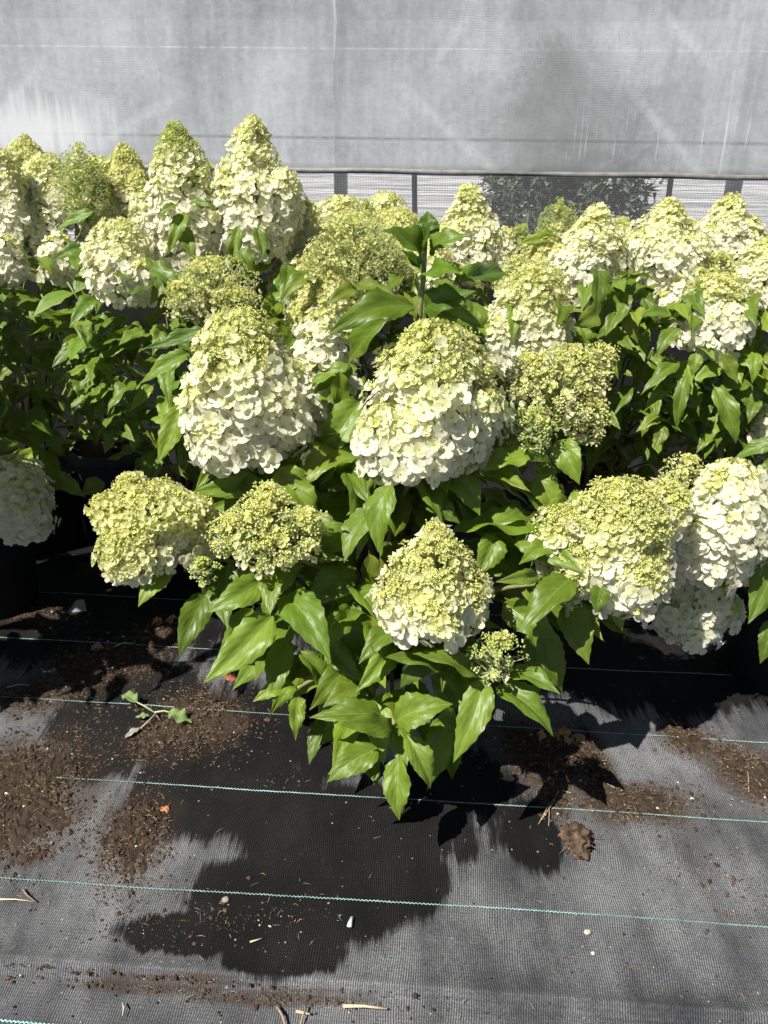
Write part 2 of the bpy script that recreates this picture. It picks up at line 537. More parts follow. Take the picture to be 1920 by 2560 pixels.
STRUT_BANDS = [((500, 200), (40, 480)), ((960, 180), (1280, 470)), ((110, 130), (-60, 330)), ((300, 500), (600, 450)), ((600, 450), (930, 520)),
           ((1540, 200), (1800, 520)), ((1330, 420), (1040, 500)), ((1180, 20), (1060, 200)), ((1620, 20), (1780, 190))]
def cpt(px, py):
    p = at(px, py, WALL_D)
    return unyaw(Vector((p.x, p.y - WALL_D, p.z)))
TREE_SMUDGE, GLARE = cpt(1385, 190), cpt(20, 320)
SEAM_Z, SEAM_X1, SEAM_X2 = cpt(960, 124).z, cpt(852, 200).x, cpt(1826, 200).x
def mat_curtain():
    m, nt, out = new_mat('shade_curtain'); w = NT(nt)
    tc = w.n('TexCoord').outputs['Object']
    sep = w.n('SeparateXYZ', i_Vector=tc)
    wob = w.noise(tc, 5, 3)
    xx = w.math('ADD', sep.outputs[0], w.math('MULTIPLY', wob.outputs[0], 0.05))
    zz = w.math('ADD', sep.outputs[2], w.math('MULTIPLY', wob.outputs[0], 0.03))
    a = w.math('SINE', w.math('MULTIPLY', xx, 2 * math.pi / 0.0098))
    b = w.math('SINE', w.math('MULTIPLY', zz, 2 * math.pi / 0.0082))
    patch = w.noise(tc, 2.2, 2)
    wv = w.math('ADD', w.math('MULTIPLY', a, w.maprange(patch.outputs[0], 0.35, 0.65, 0.1, 0.6)), w.math('MULTIPLY', b, w.maprange(patch.outputs[0], 0.35, 0.65, 0.55, 0.1)))
    st = w.noise(tc, 1.6, 6, 0.6, 0.4)
    st2 = w.noise(w.mapping(tc, sc=(9, 1, 1.0)), 2.2, 5, 0.65)
    st3 = w.noise(tc, 34, 4, 0.7)
    grime = w.math('ADD', w.math('MULTIPLY', st.outputs[0], 0.62), w.math('ADD', w.math('MULTIPLY', st2.outputs[0], 0.22), w.math('MULTIPLY', st3.outputs[0], 0.20)))
    gr1 = w.noise(w.mapping(tc, sc=(150, 1, 45)), 1.0, 3, 0.7)
    gr2 = w.noise(w.mapping(tc, sc=(40, 1, 190)), 1.0, 3, 0.7)
    grain = w.mix(w.maprange(patch.outputs[0], 0.4, 0.6, 0, 1), gr1.outputs[0], gr2.outputs[0])
    g = w.math('ADD', w.math('ADD', grime, w.math('MULTIPLY', wv, 0.006)), w.math('MULTIPLY_ADD', grain, 0.16, -0.08))
    col = w.ramp(g, [(0.37, (0.29, 0.295, 0.292)), (0.5, (0.45, 0.457, 0.462)), (0.64, (0.64, 0.65, 0.66))])
    # dirt line above the hem and on it
    zrel = w.math('SUBTRACT', sep.outputs[2], BAR_Z)
    lines = w.math('MAXIMUM', w.maprange(w.math('ABSOLUTE', w.math('SUBTRACT', zrel, 0.115)), 0.0, 0.010, 1, 0, True),
                   w.maprange(zrel, 0.0, 0.03, 1, 0, True))
    lines = w.math('MULTIPLY', lines, w.maprange(st3.outputs[0], 0.3, 0.62, 0.15, 0.9))
    col = w.mix(lines, col, (0.26, 0.245, 0.225, 1))
    # sewn seams
    seam = w.math('MAXIMUM', w.maprange(w.math('ABSOLUTE', w.math('SUBTRACT', sep.outputs[2], SEAM_Z)), 0.0015, 0.004, 1, 0, True),
                  w.math('MAXIMUM', w.maprange(w.math('ABSOLUTE', w.math('SUBTRACT', xx, SEAM_X1)), 0.003, 0.008, 1, 0, True), w.maprange(w.math('ABSOLUTE', w.math('SUBTRACT', xx, SEAM_X2)), 0.003, 0.008, 1, 0, True)))
    col = w.mix(w.math('MULTIPLY', seam, w.maprange(st2.outputs[0], 0.35, 0.65, 0.0, 0.6)), col, (0.82, 0.83, 0.84, 1))
    # dark smudge painted in for the tree showing through
    smudge_ = w.vmath('LENGTH', w.vmath('MULTIPLY', w.vmath('SUBTRACT', tc, (TREE_SMUDGE.x, 0, TREE_SMUDGE.z)), (1 / 0.34, 0, 1 / 0.62)))
    smudge_ = w.math('ADD', smudge_, w.math('MULTIPLY_ADD', st.outputs[0], 2.4, -1.2))
    col = w.mix(w.maprange(smudge_, 0.2, 1.3, 0.62, 0.0, True), col, (0.24, 0.25, 0.235, 1))
    # sun glare painted into the cloth as a pale patch
    glare_ = w.vmath('LENGTH', w.vmath('MULTIPLY', w.vmath('SUBTRACT', tc, (GLARE.x, 0, GLARE.z)), (1 / 0.55, 0, 1 / 0.16)))
    glare_ = w.math('ADD', glare_, w.math('MULTIPLY_ADD', st2.outputs[0], 1.6, -0.8))
    col = w.mix(w.maprange(glare_, 0.2, 1.1, 0.9, 0.0, True), col, (0.92, 0.92, 0.91, 1))
    # lime drips
    dn = w.noise(w.mapping(tc, sc=(70, 1, 2.2)), 1.0, 3, 0.6)
    dz = w.math('MULTIPLY', w.maprange(zrel, 0.02, 0.12, 0, 1, True), w.maprange(zrel, 0.16, 0.30, 1, 0, True))
    drip = w.math('MULTIPLY', w.maprange(dn.outputs[0], 0.60, 0.68, 0, 1), w.math('MULTIPLY', dz, w.maprange(sep.outputs[0], 0.5, 0.9, 0, 1)))
    col = w.mix(w.math('MULTIPLY', drip, 0.8), col, (0.85, 0.86, 0.87, 1))
    # pale bands painted in for the struts showing through the cloth
    cr = None
    for (x0, y0_), (x1, y1_) in STRUT_BANDS:
        A = cpt(x0, y0_); B = cpt(x1, y1_); d = (B - A); L_ = d.length; d.normalize(); n_ = Vector((-d.z, 0, d.x))
        rel = w.vmath('SUBTRACT', tc, (A.x, 0, A.z))
        ds = w.math('ABSOLUTE', w.vmath('DOT_PRODUCT', rel, tuple(n_)))
        al = w.math('DIVIDE', w.vmath('DOT_PRODUCT', rel, tuple(d)), L_)
        f_ = w.math('MULTIPLY', w.maprange(ds, 0.0, 0.035, 1, 0, True), w.math('MULTIPLY', w.maprange(al, 0, 0.25, 0, 1, True), w.maprange(al, 0.75, 1, 1, 0, True)))
        cr = f_ if cr is None else w.math('MAXIMUM', cr, f_)
    col = w.mix(w.math('MULTIPLY', cr, w.maprange(st3.outputs[0], 0.3, 0.7, 0.15, 0.5)), col, (0.78, 0.79, 0.80, 1))
    col = w.mix(1.0, col, (0.955, 0.985, 1.0, 1), 'MULTIPLY')
    fold = w.noise(w.mapping(tc, sc=(1.2, 1, 0.7)), 1.7, 3)
    nrm = w.bump(w.math('ADD', w.math('MULTIPLY', wv, 0.02), w.math('MULTIPLY', fold.outputs[0], 2.0)), 0.25, 0.05)
    sh = w.bsdf(col, 0.42, 0.45, nrm)
    tl = w.n('BsdfTranslucent'); nt.links.new(col, tl.inputs[0])
    sh = w.mixsh(0.28, sh, tl.outputs[0])
    tr = w.n('BsdfTransparent')
    sh = w.mixsh(w.math('MULTIPLY_ADD', wv, 0.012, 0.045), sh, tr.outputs[0])
    nt.links.new(sh, out.inputs[0])
    return m

def mat_net():
    m, nt, out = new_mat('insect_net'); w = NT(nt)
    tc = w.n('TexCoord').outputs['Object']
    sep = w.n('SeparateXYZ', i_Vector=tc)
    wob = w.noise(tc, 3, 2)
    a = w.math('SINE', w.math('MULTIPLY', w.math('ADD', sep.outputs[0], w.math('MULTIPLY', wob.outputs[0], 0.02)), 2 * math.pi / 0.0104))
    b = w.math('SINE', w.math('MULTIPLY', w.math('ADD', sep.outputs[2], w.math('MULTIPLY', wob.outputs[0], 0.02)), 2 * math.pi / 0.0092))
    cov = w.math('MAXIMUM', w.math('MULTIPLY', a, 0.7), b)
    f = w.maprange(cov, -0.6, 1.0, 0.84, 0.42)
    sh = w.bsdf((0.16, 0.163, 0.165, 1), 0.6, 0.2)
    tr = w.n('BsdfTransparent')
    nt.links.new(w.mixsh(f, sh, tr.outputs[0]), out.inputs[0])
    return m
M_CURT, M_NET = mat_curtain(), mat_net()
M_METAL = mat_vcol('grey_steel', 0.5, 0.5, 0.0, 0.25, 25)
TOPZ = 2.55
def curt(u, v):
    x = -4.2 + 8.4 * u; z = BAR_Z + (TOPZ - BAR_Z) * v
    return (x, -0.035 + 0.009 * mnoise.noise(Vector((x * 1.3, z * 1.1, 2))) + 0.004 * math.sin(x * 5 + z * 2), z)
V, T = grid_geo(120, 24, curt)
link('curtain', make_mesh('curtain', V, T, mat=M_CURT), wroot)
b = MB()
b.tube([(-4.2 + 0.1 * i, -0.035 + 0.004 * math.sin(i * .7), BAR_Z - 0.006 + 0.0022 * math.sin(i * 1.1)) for i in range(85)], 0.0115, 12, (0.20, 0.195, 0.185))
link('roll_pipe', b.mesh('roll_pipe', M_METAL), wroot)
V, T = grid_geo(60, 12, lambda u, v: (-4.2 + 8.4 * u, -0.056, (BAR_Z - 0.014) * v))
link('insect_netting', make_mesh('insect_netting', V, T, mat=M_NET), wroot)
b = MB(); V, T = box_geo(-4.2, 4.2, -0.085, -0.066, 0, 0.80); b.add(V, T, (0.014, 0.015, 0.016))
link('base_skirt', b.mesh('base_skirt', M_SOIL, smooth=False), wroot)
def wall_x(px, D=WALL_D):
    p = at(px, 470, D); return p.x / math.cos(YAW)
for px, wd, lean in ((850, 0.026, 0.0), (1803, 0.026, -0.0)):
    x = wall_x(px, 3.6); b = MB()
    V, T = box_geo(x - wd, x + wd, 0.05, 0.10, 0, TOPZ); b.add(V, T, (0.62, 0.625, 0.635))
    link('post', b.mesh('post', M_METAL, smooth=False), wroot)
for px in (-110,):
    x = wall_x(px, 3.6); b = MB()
    V, T = box_geo(x - .026, x + .026, 0.05, 0.10, 0, TOPZ); b.add(V, T, (0.62, 0.625, 0.635))
    link('post', b.mesh('post', M_METAL, smooth=False), wroot)
for px0, px1, px2 in ((734, 742, 760), (1036, 1037, 1040), (1680, 1668, 1640)):
    p0, p1 = at(px0, 425, 3.75), at(px1, 520, 3.75)
    k = (p1 - p0); q0, q1 = p0 - k * 0.6, p0 + k * 9
    q0, q1 = [unyaw(Vector((q.x, q.y - WALL_D, q.z))) for q in (q0, q1)]
    b = MB(); b.tube([q0, q1], 0.0125, 8, (0.06, 0.06, 0.062))
    link('brace', b.mesh('brace', M_METAL), wroot)
# white film tunnel behind the net
def mat_film():
    m, nt, out = new_mat('white_film'); w = NT(nt)
    tc = w.n('TexCoord').outputs['Object']
    n1 = w.noise(w.mapping(tc, sc=(0.5, 1, 16)), 2.4, 5, 0.62)
    col = w.ramp(n1.outputs[0], [(0.35, (0.50, 0.51, 0.54)), (0.5, (0.62, 0.63, 0.655)), (0.65, (0.74, 0.75, 0.77))])
    sh = w.bsdf(col, 0.4, 0.4, w.bump(n1.outputs[0], 0.6, 0.05))
    nt.links.new(sh, out.inputs[0]); return m
M_FILM = mat_film()
tun = bpy.data.objects.new('film_tunnel', None); COL.objects.link(tun)
tun.location = (0, 6.6, 0); tun.rotation_euler = (0, 0, YAW)
tag(tun, 'white film plastic tunnel standing behind the netting', 'tunnel')
def film(u, v):
    x = -6 + 12 * u; a = v * math.pi * 0.5
    return (x, 1.3 * (1 - math.cos(a)), 2.3 * math.sin(a) ** 0.9 + 0.004 * math.sin(x * 3))
V, T = grid_geo(50, 24, film)
link('film_sheet', make_mesh('film_sheet', V, T, mat=M_FILM), tun)
# ------------------------------------------------------------------ templates: leaf, floret, buds
def leaf_mesh(seed, droop, fold, wave, twist, wr=0.5, nseg=16, pet=0.07):
    r = random.Random(seed)
    NA = 6
    mid, pts, uvs = [], [], []
    # midrib arc
    ang = 0.0; p = [0.0, 0.0]; arc = [(0.0, 0.0, 0.0)]
    for i in range(nseg):
        t = (i + 0.5) / nseg
        ang = droop * (0.5 - t) + 0.10 * math.sin(t * 5 + seed)
        p = [p[0] + math.cos(ang) / nseg, p[1] + math.sin(ang) / nseg]
        arc.append((p[0], p[1], ang))
    L = math.hypot(p[0], p[1]); rot = math.atan2(p[1], p[0])
    V, UV = [], []
    sway = r.uniform(-0.07, 0.07)
    ph = r.uniform(0, 6)
    for i in range(nseg + 1):
        t = i / nseg
        y, z, an = arc[i]
        y, z = (y * math.cos(-rot) - z * math.sin(-rot)) / L, (y * math.sin(-rot) + z * math.cos(-rot)) / L
        tt = max(0.0, (t - pet) / (1 - pet))
        wd = 3.05 * (tt ** 0.60) * ((1 - tt) ** 1.2) * wr if t > pet else 0.0
        wd = max(wd, 0.014 if t < 0.96 else 0.001)
        jag = 1.0 + (0.07 if i % 2 else -0.03)
        tw = twist * (t - 0.4)
        for k in range(NA + 1):
            u = -1 + 2 * k / NA
            x = u * wd * 0.5 * (jag if abs(u) == 1 else 1)
            zz = fold * abs(x) * (1 - 0.35 * t) - 0.55 * fold * max(0, abs(u) - 0.55) * wd
            zz += wave * wd * math.sin(t * 15 + ph + (1.3 if u > 0 else 0)) * abs(u) ** 1.5
            zz += 0.012 * wd * math.sin(t * 45) * (1 - abs(u)) * 0
            xr = x * math.cos(tw) - zz * math.sin(tw)
            zr = x * math.sin(tw) + zz * math.cos(tw)
            V.append((xr + sway * math.sin(t * math.pi), y, z + zr))
            UV.append(((u + 1) / 2, t))
    T = []
    W_ = NA + 1
    for i in range(nseg):
        for k in range(NA):
            a = i * W_ + k
            T += [(a, a + 1, a + W_ + 1), (a, a + W_ + 1, a + W_)]
    return make_mesh('leaf', V, T, UV=UV, mat=M_LEAF)
LEAVES = [leaf_mesh(i, *prm) for i, prm in enumerate([
    (0.6, 0.55, 0.08, 0.3), (0.9, 0.85, 0.10, -0.4), (1.2, 0.65, 0.13, 0.6), (0.4, 1.05, 0.07, 0.1), (1.5, 0.6, 0.14, -0.7),
    (0.8, 0.95, 0.13, 0.8), (0.3, 0.45, 0.11, -0.3), (1.1, 1.15, 0.08, 0.3), (-0.4, 0.8, 0.12, 0.5), (1.8, 0.7, 0.11, 0.4)])]
SMALL_LEAVES = [leaf_mesh(20 + i, *prm, wr=0.55, nseg=7) for i, prm in enumerate([
    (0.5, 0.35, 0.06, 0.3), (0.9, 0.55, 0.09, -0.4), (1.2, 0.45, 0.10, 0.5), (0.3, 0.7, 0.05, 0.1)])]

def petal_geo(cup, length, width, rng, lod=0):
    rows = [[(0.0, 0.10), (0.32, 0.72), (0.68, 1.0), (0.90, 0.72), (1.0, 0.30)], [(0.0, 0.12), (0.55, 1.0), (1.0, 0.45)], [(0.05, 0.5), (0.9, 0.9)]][lod]
    V = []; C = []
    for t, wf in rows:
        for u in (-1, 0, 1):
            x = u * wf * width * 0.5
            y = t * length
            z = cup * t ** 1.6 + 0.18 * abs(u) * wf * width * (0.6 + rng.uniform(-.3, .3)) + rng.uniform(-0.02, 0.02)
            V.append((x, y, z)); C.append(t)
    T = []
    for i in range(len(rows) - 1):
        for k in range(2):
            a = i * 3 + k
            T += [(a, a + 1, a + 4), (a, a + 4, a + 3)]
    return np.array(V), np.array(T), np.array(C)

def bead_geo(p, axis, r, ln, lod=0):
    """small closed bud"""
    z = Vector(axis).normalized(); a = z.orthogonal().normalized(); b = z.cross(a)
    V = [Vector(p) - z * ln * 0.5]
    if lod:
        for k in range(3):
            w = 2.094 * k
            V.append(Vector(p) + z * ln * 0.15 + (a * math.cos(w) + b * math.sin(w)) * r * 1.1)
        V.append(Vector(p) + z * ln * 0.5)
        return np.array([tuple(v) for v in V]), np.array([(0, 2, 1), (0, 3, 2), (0, 1, 3), (1, 2, 4), (2, 3, 4), (3, 1, 4)])
    for h, f in ((-0.12, 1.0), (0.30, 0.8)):
        for k in range(4):
            w = math.pi / 2 * k + (0.78 if h > 0 else 0)
            V.append(Vector(p) + z * ln * h + (a * math.cos(w) + b * math.sin(w)) * r * f)
    V.append(Vector(p) + z * ln * 0.55)
    T = []
    for k in range(4):
        k2 = (k + 1) % 4
        T += [(0, 1 + k2, 1 + k), (1 + k, 1 + k2, 5 + k), (1 + k2, 5 + k2, 5 + k), (5 + k, 5 + k2, 9)]
    return np.array([tuple(v) for v in V]), np.array(T)

STAGE_COL = {  # base, edge
    1: ((0.66, 0.68, 0.22), (0.84, 0.83, 0.40)),
    2: ((0.82, 0.82, 0.48), (0.92, 0.905, 0.70)),
    3: ((0.86, 0.84, 0.58), (0.95, 0.93, 0.82)),
}
def floret_tpl(stage, seed, lod=0):
    r = random.Random(100 * stage + seed)
    mb = MB()
    cb, ce = (np.array(c) for c in STAGE_COL[stage])
    n = 4 if r.random() < 0.85 else 5
    cupr = {1: (0.55, 0.95), 2: (0.25, 0.75), 3: (-0.05, 0.42)}[stage]
    for k in range(n):
        V, T, c = petal_geo(r.uniform(*cupr), r.uniform(0.85, 1.1), r.uniform(0.95, 1.25), r, lod)
        w = 2 * math.pi * k / n + r.uniform(-0.12, 0.12)
        ca, sa = math.cos(w), math.sin(w)
        X = V[:, 0] * ca - V[:, 1] * sa; Y = V[:, 0] * sa + V[:, 1] * ca
        Z = V[:, 2] + (0.03 if k % 2 else 0)
        f = np.clip(c[:, None] * 1.25, 0, 1)
        tint = r.uniform(0.94, 1.04)
        mb.add(np.stack([X, Y, Z], 1), T, (cb * (1 - f) + ce * f) * tint)
    if lod:
        return (np.concatenate(mb.V), np.concatenate(mb.T), np.concatenate(mb.C))
    V, T = bead_geo((0, 0, 0.1), (0, 0, 1), 0.13, 0.25)
    mb.add(V, T, (0.55, 0.60, 0.2))
    V, T = tube_geo([(0, 0, 0), (r.uniform(-.2, .2), r.uniform(-.2, .2), -1.0)], 0.05, 3, False)
    mb.add(V, T, (0.50, 0.56, 0.26))
    return (np.concatenate(mb.V), np.concatenate(mb.T), np.concatenate(mb.C))

def bud_tpl(seed, green, lod=0):
    r = random.Random(900 + seed)
    mb = MB()
    for i in range(8):
        th = math.acos(1 - r.random() * 0.75); ph = i * 2.4 + r.uniform(-.4, .4)
        d = Vector((math.sin(th) * math.cos(ph), math.sin(th) * math.sin(ph), math.cos(th)))
        q = d * r.uniform(0.65, 1.05)
        V, T = bead_geo(q, d, r.uniform(0.13, 0.28), r.uniform(0.34, 0.72), lod)
        c = np.array((0.56, 0.64, 0.17) if green else (0.78, 0.79, 0.27)) * r.uniform(0.8, 1.12)
        cc = np.tile(c, (len(V), 1)); cc[0] *= 0.9; cc[len(V) // 2:] = np.clip(cc[len(V) // 2:] * 1.12, 0, 1)
        mb.add(V, T, cc)
        if not lod:
            V, T = tube_geo([(0, 0, -0.25), q * 0.9], [0.07, 0.055], 3, False)
            mb.add(V, T, (0.68, 0.71, 0.36))
    V, T = tube_geo([(0, 0, -1.4), (0, 0, -0.1)], [0.10, 0.07], 3, False)
    mb.add(V, T, (0.68, 0.72, 0.38))
    return (np.concatenate(mb.V), np.concatenate(mb.T), np.concatenate(mb.C))

TPL = {s: [floret_tpl(s, k) for k in range(8)] for s in (1, 2, 3)}
TPL[0] = [bud_tpl(k, False) for k in range(5)]
TPL[-1] = [bud_tpl(10 + k, True) for k in range(5)]
LOD = {1: {s: [floret_tpl(s, k, 1) for k in range(8)] for s in (1, 2, 3)}, 2: {s: [floret_tpl(s, k, 2) for k in range(8)] for s in (1, 2, 3)}}
for l_ in (1, 2):
    LOD[l_][0] = [bud_tpl(k, False, 1) for k in range(5)]; LOD[l_][-1] = [bud_tpl(10 + k, True, 1) for k in range(5)]
TMESH = {s: [make_mesh('floret', *t, mat=(M_PETAL if s > 0 else M_BUD)) for t in TPL[s]] for s in TPL}
SIZE = {3: 0.0162, 2: 0.0110, 1: 0.0073, 0: 0.0088, -1: 0.0088}

TYPES = {  # thresholds of stage 3, 2, 1, 0 along the head from base to tip
    'white': (0.80, 0.96, 1.1, 2), 'cone': (0.42, 0.84, 1.0, 2), 'cream': (0.40, 0.84, 0.98, 2), 'mid': (0.42, 0.64, 0.77, 2),
    'skirt': (0.66, 0.95, 1.1, 2), 'lime': (0.03, 0.22, 0.82, 2), 'small': (0.22, 0.40, 0.66, 2), 'bud': (-1, -0.2, 0.16, 2), 'green': (-1, -1, 0.0, 0.25), 'tipgreen': (0.45, 0.62, 0.70, 0.76),
}
def profile(shape, s):
    if shape == 'cone':
        return 0.80 + 0.2 * (s / 0.16) if s < 0.16 else max(0.12, (1 - ((s - 0.16) / 0.90) ** 2.6))
    if s < 0.25:
        return 0.72 + 0.28 * math.sin(s / 0.25 * math.pi / 2)
    return max(0.12, math.sqrt(max(0, 1 - ((s - 0.25) / 0.77) ** 2.1)))

class Plant:
    def __init__(self, label, base, seed, pot=True, group='potted hydrangeas on the ground cloth', height=0.27, rad=0.15, potcol=(0.016, 0.017, 0.02), tint=(1, 1, 1)):
        self.rng = random.Random(seed); self.seed = seed
        self.o = Vector((base[0], base[1], 0)); self.tint = tint
        self.root = bpy.data.objects.new('hydrangea_plant', None); COL.objects.link(self.root)
        self.root.location = self.o
        tag(self.root, label, 'hydrangea', group)
        self.fl = []      # florets waiting to be placed: (head, matrix, stage, variant, rank)
        self.nleaf = 0; self.kf = 1.0; self.lodrank = 0.002
        self.h, self.r = height, rad
        if pot:
            V, T = lathe_geo([(0.001, 0.012), (rad * 0.78, 0.012), (rad * 0.78, 0.0), (rad * 0.80, 0.0), (rad * 0.965, height - 0.035), (rad * 0.97, height - 0.034), (rad * 1.03, height - 0.034),
                              (rad * 1.04, height - 0.03), (rad * 1.045, height - 0.002), (rad * 1.03, height), (rad * 0.985, height), (rad * 0.965, height - 0.03), (rad * 0.95, height - 0.06)], 40)
            link('pot', make_mesh('pot', V, T, np.tile(potcol, (len(V), 1)), mat=M_POT), self.root)
            def sf(u, v):
                a = u * 2 * math.pi; q = v * rad * 0.965
                return (q * math.cos(a), q * math.sin(a), height - 0.035 + 0.008 * mnoise.noise(Vector((q * math.cos(a) * 40, q * math.sin(a) * 40, seed))))
            V, T = grid_geo(28, 8, sf)
            link('potting_soil', make_mesh('potting_soil', V, T, np.tile((0.045, 0.03, 0.02), (len(V), 1)), mat=M_SOIL), self.root)
    def local(self, M):
        return Matrix.Translation(-self.o) @ M
    def leaf(self, B, T, width, roll=0.0, small=False, var=None, tint=None, up=None):
        if self.nleaf >= 300: return
        r = self.rng
        B, T = Vector(B), Vector(T)
        ax = T - B; L = ax.length
        if L < 1e-4: return
        ax.normalize()
        if up is None:
            up = Vector((0, 0, 1)) * 0.75 + (CAM - B).normalized() * 0.45
        n = up - ax * up.dot(ax)
        if n.length < 0.05: n = Vector((0, -1, 0.2)) - ax * Vector((0, -1, 0.2)).dot(ax)
        n.normalize()
        n = Matrix.Rotation(roll, 3, ax) @ n
        x = ax.cross(n)
        pool = SMALL_LEAVES if small else LEAVES
        me = pool[var % len(pool)] if var is not None else r.choice(pool)
        wf = width / (0.5 if not small else 0.55) / 0.96
        zf = (wf + L) * 0.5
        M = Matrix(((x.x * wf, ax.x * L, n.x * zf, B.x), (x.y * wf, ax.y * L, n.y * zf, B.y), (x.z * wf, ax.z * L, n.z * zf, B.z), (0, 0, 0, 1)))
        o = link('leaf', me, self.root, self.local(M))
        t = tint or self.tint
        v = r.uniform(0.85, 1.15)
        o.color = (t[0] * v * r.uniform(0.93, 1.07), t[1] * v, t[2] * v * r.uniform(0.85, 1.15), 1)
        self.nleaf += 1
        return o
    def hero(self, bx, by, tx, ty, wpx, D0, D1, roll=0.0, var=None, small=False, face=0.75, wmul=1.0, tint=None):
        B, T = at(bx, by, D0), at(tx, ty, D1)
        self.leaf(B, T, wpx / FPX * zc((B + T) / 2) * 0.78 * wmul, roll, small, var, tint, up=Vector((0, 0, 1)) * 0.6 + (CAM - B).normalized() * face)
    def stem(self, pts, r0, r1, col0, col1, name='stem'):
        n = len(pts); mb = MB()
        V, T = tube_geo([Vector(p) - self.o for p in pts], [r0 + (r1 - r0) * i / (n - 1) for i in range(n)], 7)
        sides = 7
        f = np.minimum(np.arange(len(V)) // sides, n - 1)[:, None] / (n - 1)
        C = np.array(col0) * (1 - f) + np.array(col1) * f
        return link(name, make_mesh(name, V, T, C, mat=M_STEM), self.root)
    def curve(self, A, B, bow=0.35, n=9):
        A, B = Vector(A), Vector(B)
        c = Vector((A.x + (B.x - A.x) * 0.25, A.y + (B.y - A.y) * 0.25, A.z + (B.z - A.z) * (0.5 + bow)))
        r = self.rng
        c += Vector((r.uniform(-.02, .02), r.uniform(-.02, .02), 0))
        return [(A * (1 - t) ** 2 + c * 2 * t * (1 - t) + B * t * t) for t in [i / (n - 1) for i in range(n)]]
    def leafy(self, pts, t0, t1, n, size, droop=0.35, small=False, whorl=2, spread=1.0):
        """opposite leaves along a stem"""
        r = self.rng
        m = len(pts) - 1
        a0 = r.uniform(0, 6.28)
        for i in range(n):
            t = t0 + (t1 - t0) * (i + 0.5) / n
            k = min(int(t * m), m - 1); f = t * m - k
            P = pts[k] * (1 - f) + pts[k + 1] * f
            ax = (pts[k + 1] - pts[k]).normalized()
            for w in range(whorl):
                a = a0 + i * (math.pi / 2 if whorl == 2 else math.pi / 3) + w * 2 * math.pi / whorl + r.uniform(-.3, .3)
                e = ax.orthogonal().normalized(); g = ax.cross(e)
                d = (e * math.cos(a) + g * math.sin(a)) * spread + ax * 0.25
                d.z -= r.uniform(0.1, 1.0) * droop * 1.6
                d.normalize()
                L = size * r.uniform(0.7, 1.15)
                self.leaf(P, P + d * L, L * r.uniform(0.32, 0.42), r.uniform(-.6, .6), small, up=Vector((0, 0, 1)) + Vector((r.uniform(-.3, .3), r.uniform(-.3, .3), 0)) + (CAM - P).normalized() * 0.2)
    def lobe(self, core, items, r, px, py, wpx, hpx, D, typ, shape, tilt, k, cover, lump):
        P = at(px, py, D); z = zc(P)
        Rr = wpx / FPX * z / 2 * 0.90
        dep = math.asin(max(-1, min(1, (CAMZ - P.z) / (P - CAM).length)))
        Hh = max((hpx / FPX * z - 1.0 * Rr * math.sin(dep)) / math.cos(dep), Rr * 0.75)
        ax = Vector((tilt[0], tilt[1], 1)).normalized()
        base = P - ax * Hh * 0.5
        e = ax.orthogonal().normalized(); g = ax.cross(e)
        thr = TYPES[typ]
        phs = [(r.uniform(0, 6.28), r.randint(1, 4), r.uniform(0, 7)) for _ in range(5)]
        def lumpf(a, s):
            return 1 + lump * sum(math.sin(n_ * a + p_ + q_ * s) for p_, n_, q_ in phs) / 2.2
        loose = typ in ('bud', 'green')
        cs = (0.040 if not loose else 0.034) * k
        cl = []
        for i in range(max(8, int(2.2 * math.pi * Rr * Hh / cs ** 2 * 0.8))):
            u_ = (i + 0.5) / max(8, int(2.2 * math.pi * Rr * Hh / cs ** 2 * 0.8))
            sc_ = u_ if shape != 'cone' else 1 - math.sqrt(1 - u_)
            ac_ = i * 2.39996 + r.uniform(-.25, .25); q_ = profile(shape, sc_) * Rr
            cl.append((q_ * math.cos(ac_), q_ * math.sin(ac_), (sc_ + r.uniform(-.04, .04)) * Hh, r.uniform(0.86, 1.10)))
        cl = np.array(cl)
        def cluster(a, s, rr):
            v = cl[:, :3] - np.array((rr * Rr * math.cos(a), rr * Rr * math.sin(a), s * Hh))
            d2 = (v * v).sum(1); i = int(d2.argmin())
            return math.sqrt(d2[i]) / cs, cl[i, 3]
        s = -0.10
        while s < 1.0:
            sv = s + r.uniform(-0.06, 0.06)
            st0 = 3 if sv < thr[0] else 2 if sv < thr[1] else 1 if sv < thr[2] else 0
            rr = (0.45 if s < -0.02 else 1.0) * profile(shape, max(s, 0))
            sp = SIZE[st0] * k * (1.28 if st0 > 0 else 1.18) * (1.15 if loose else 1.0)
            cnt = max(3, int(2 * math.pi * rr * Rr / sp * cover))
            for i in range(cnt):
                a = 2 * math.pi * (i + r.uniform(-.35, .35)) / cnt + s * 37
                svi = s + r.gauss(0, 0.165)
                st = 3 if svi < thr[0] else 2 if svi < thr[1] else 1 if svi < thr[2] else 0
                if len(thr) > 3 and st == 0 and svi > thr[3]: st = -1
                if typ == 'green' and st == 0: st = -1 if r.random() < 0.6 else 0
                tiny = False
                if st == 0 and r.random() < 0.42: st, tiny = 1, True
                cd, ch = cluster(a, s, rr)
                if loose and cd > 0.50 and r.random() < 0.85: continue
                q = rr * lumpf(a, s) * r.uniform(0.93, 1.05) * ((ch + 0.10 - 0.30 * cd) if not loose else (ch + 0.14 - 0.42 * cd))
                ss = s + r.uniform(-.5, .5) * sp / Hh
                rad = e * math.cos(a) + g * math.sin(a)
                pos = base + ax * ss * Hh + rad * q * Rr
                slope = 0.15 + 0.9 * max(0, s) ** 1.5 - (0.35 if s < 0.05 else 0)
                nn = (rad + ax * (slope + (0.35 if st <= 0 else 0)) + Vector((0, 0, 0.12)) + Vector((r.uniform(-1, 1), r.uniform(-1, 1), r.uniform(-1, 1))) * 0.38).normalized()
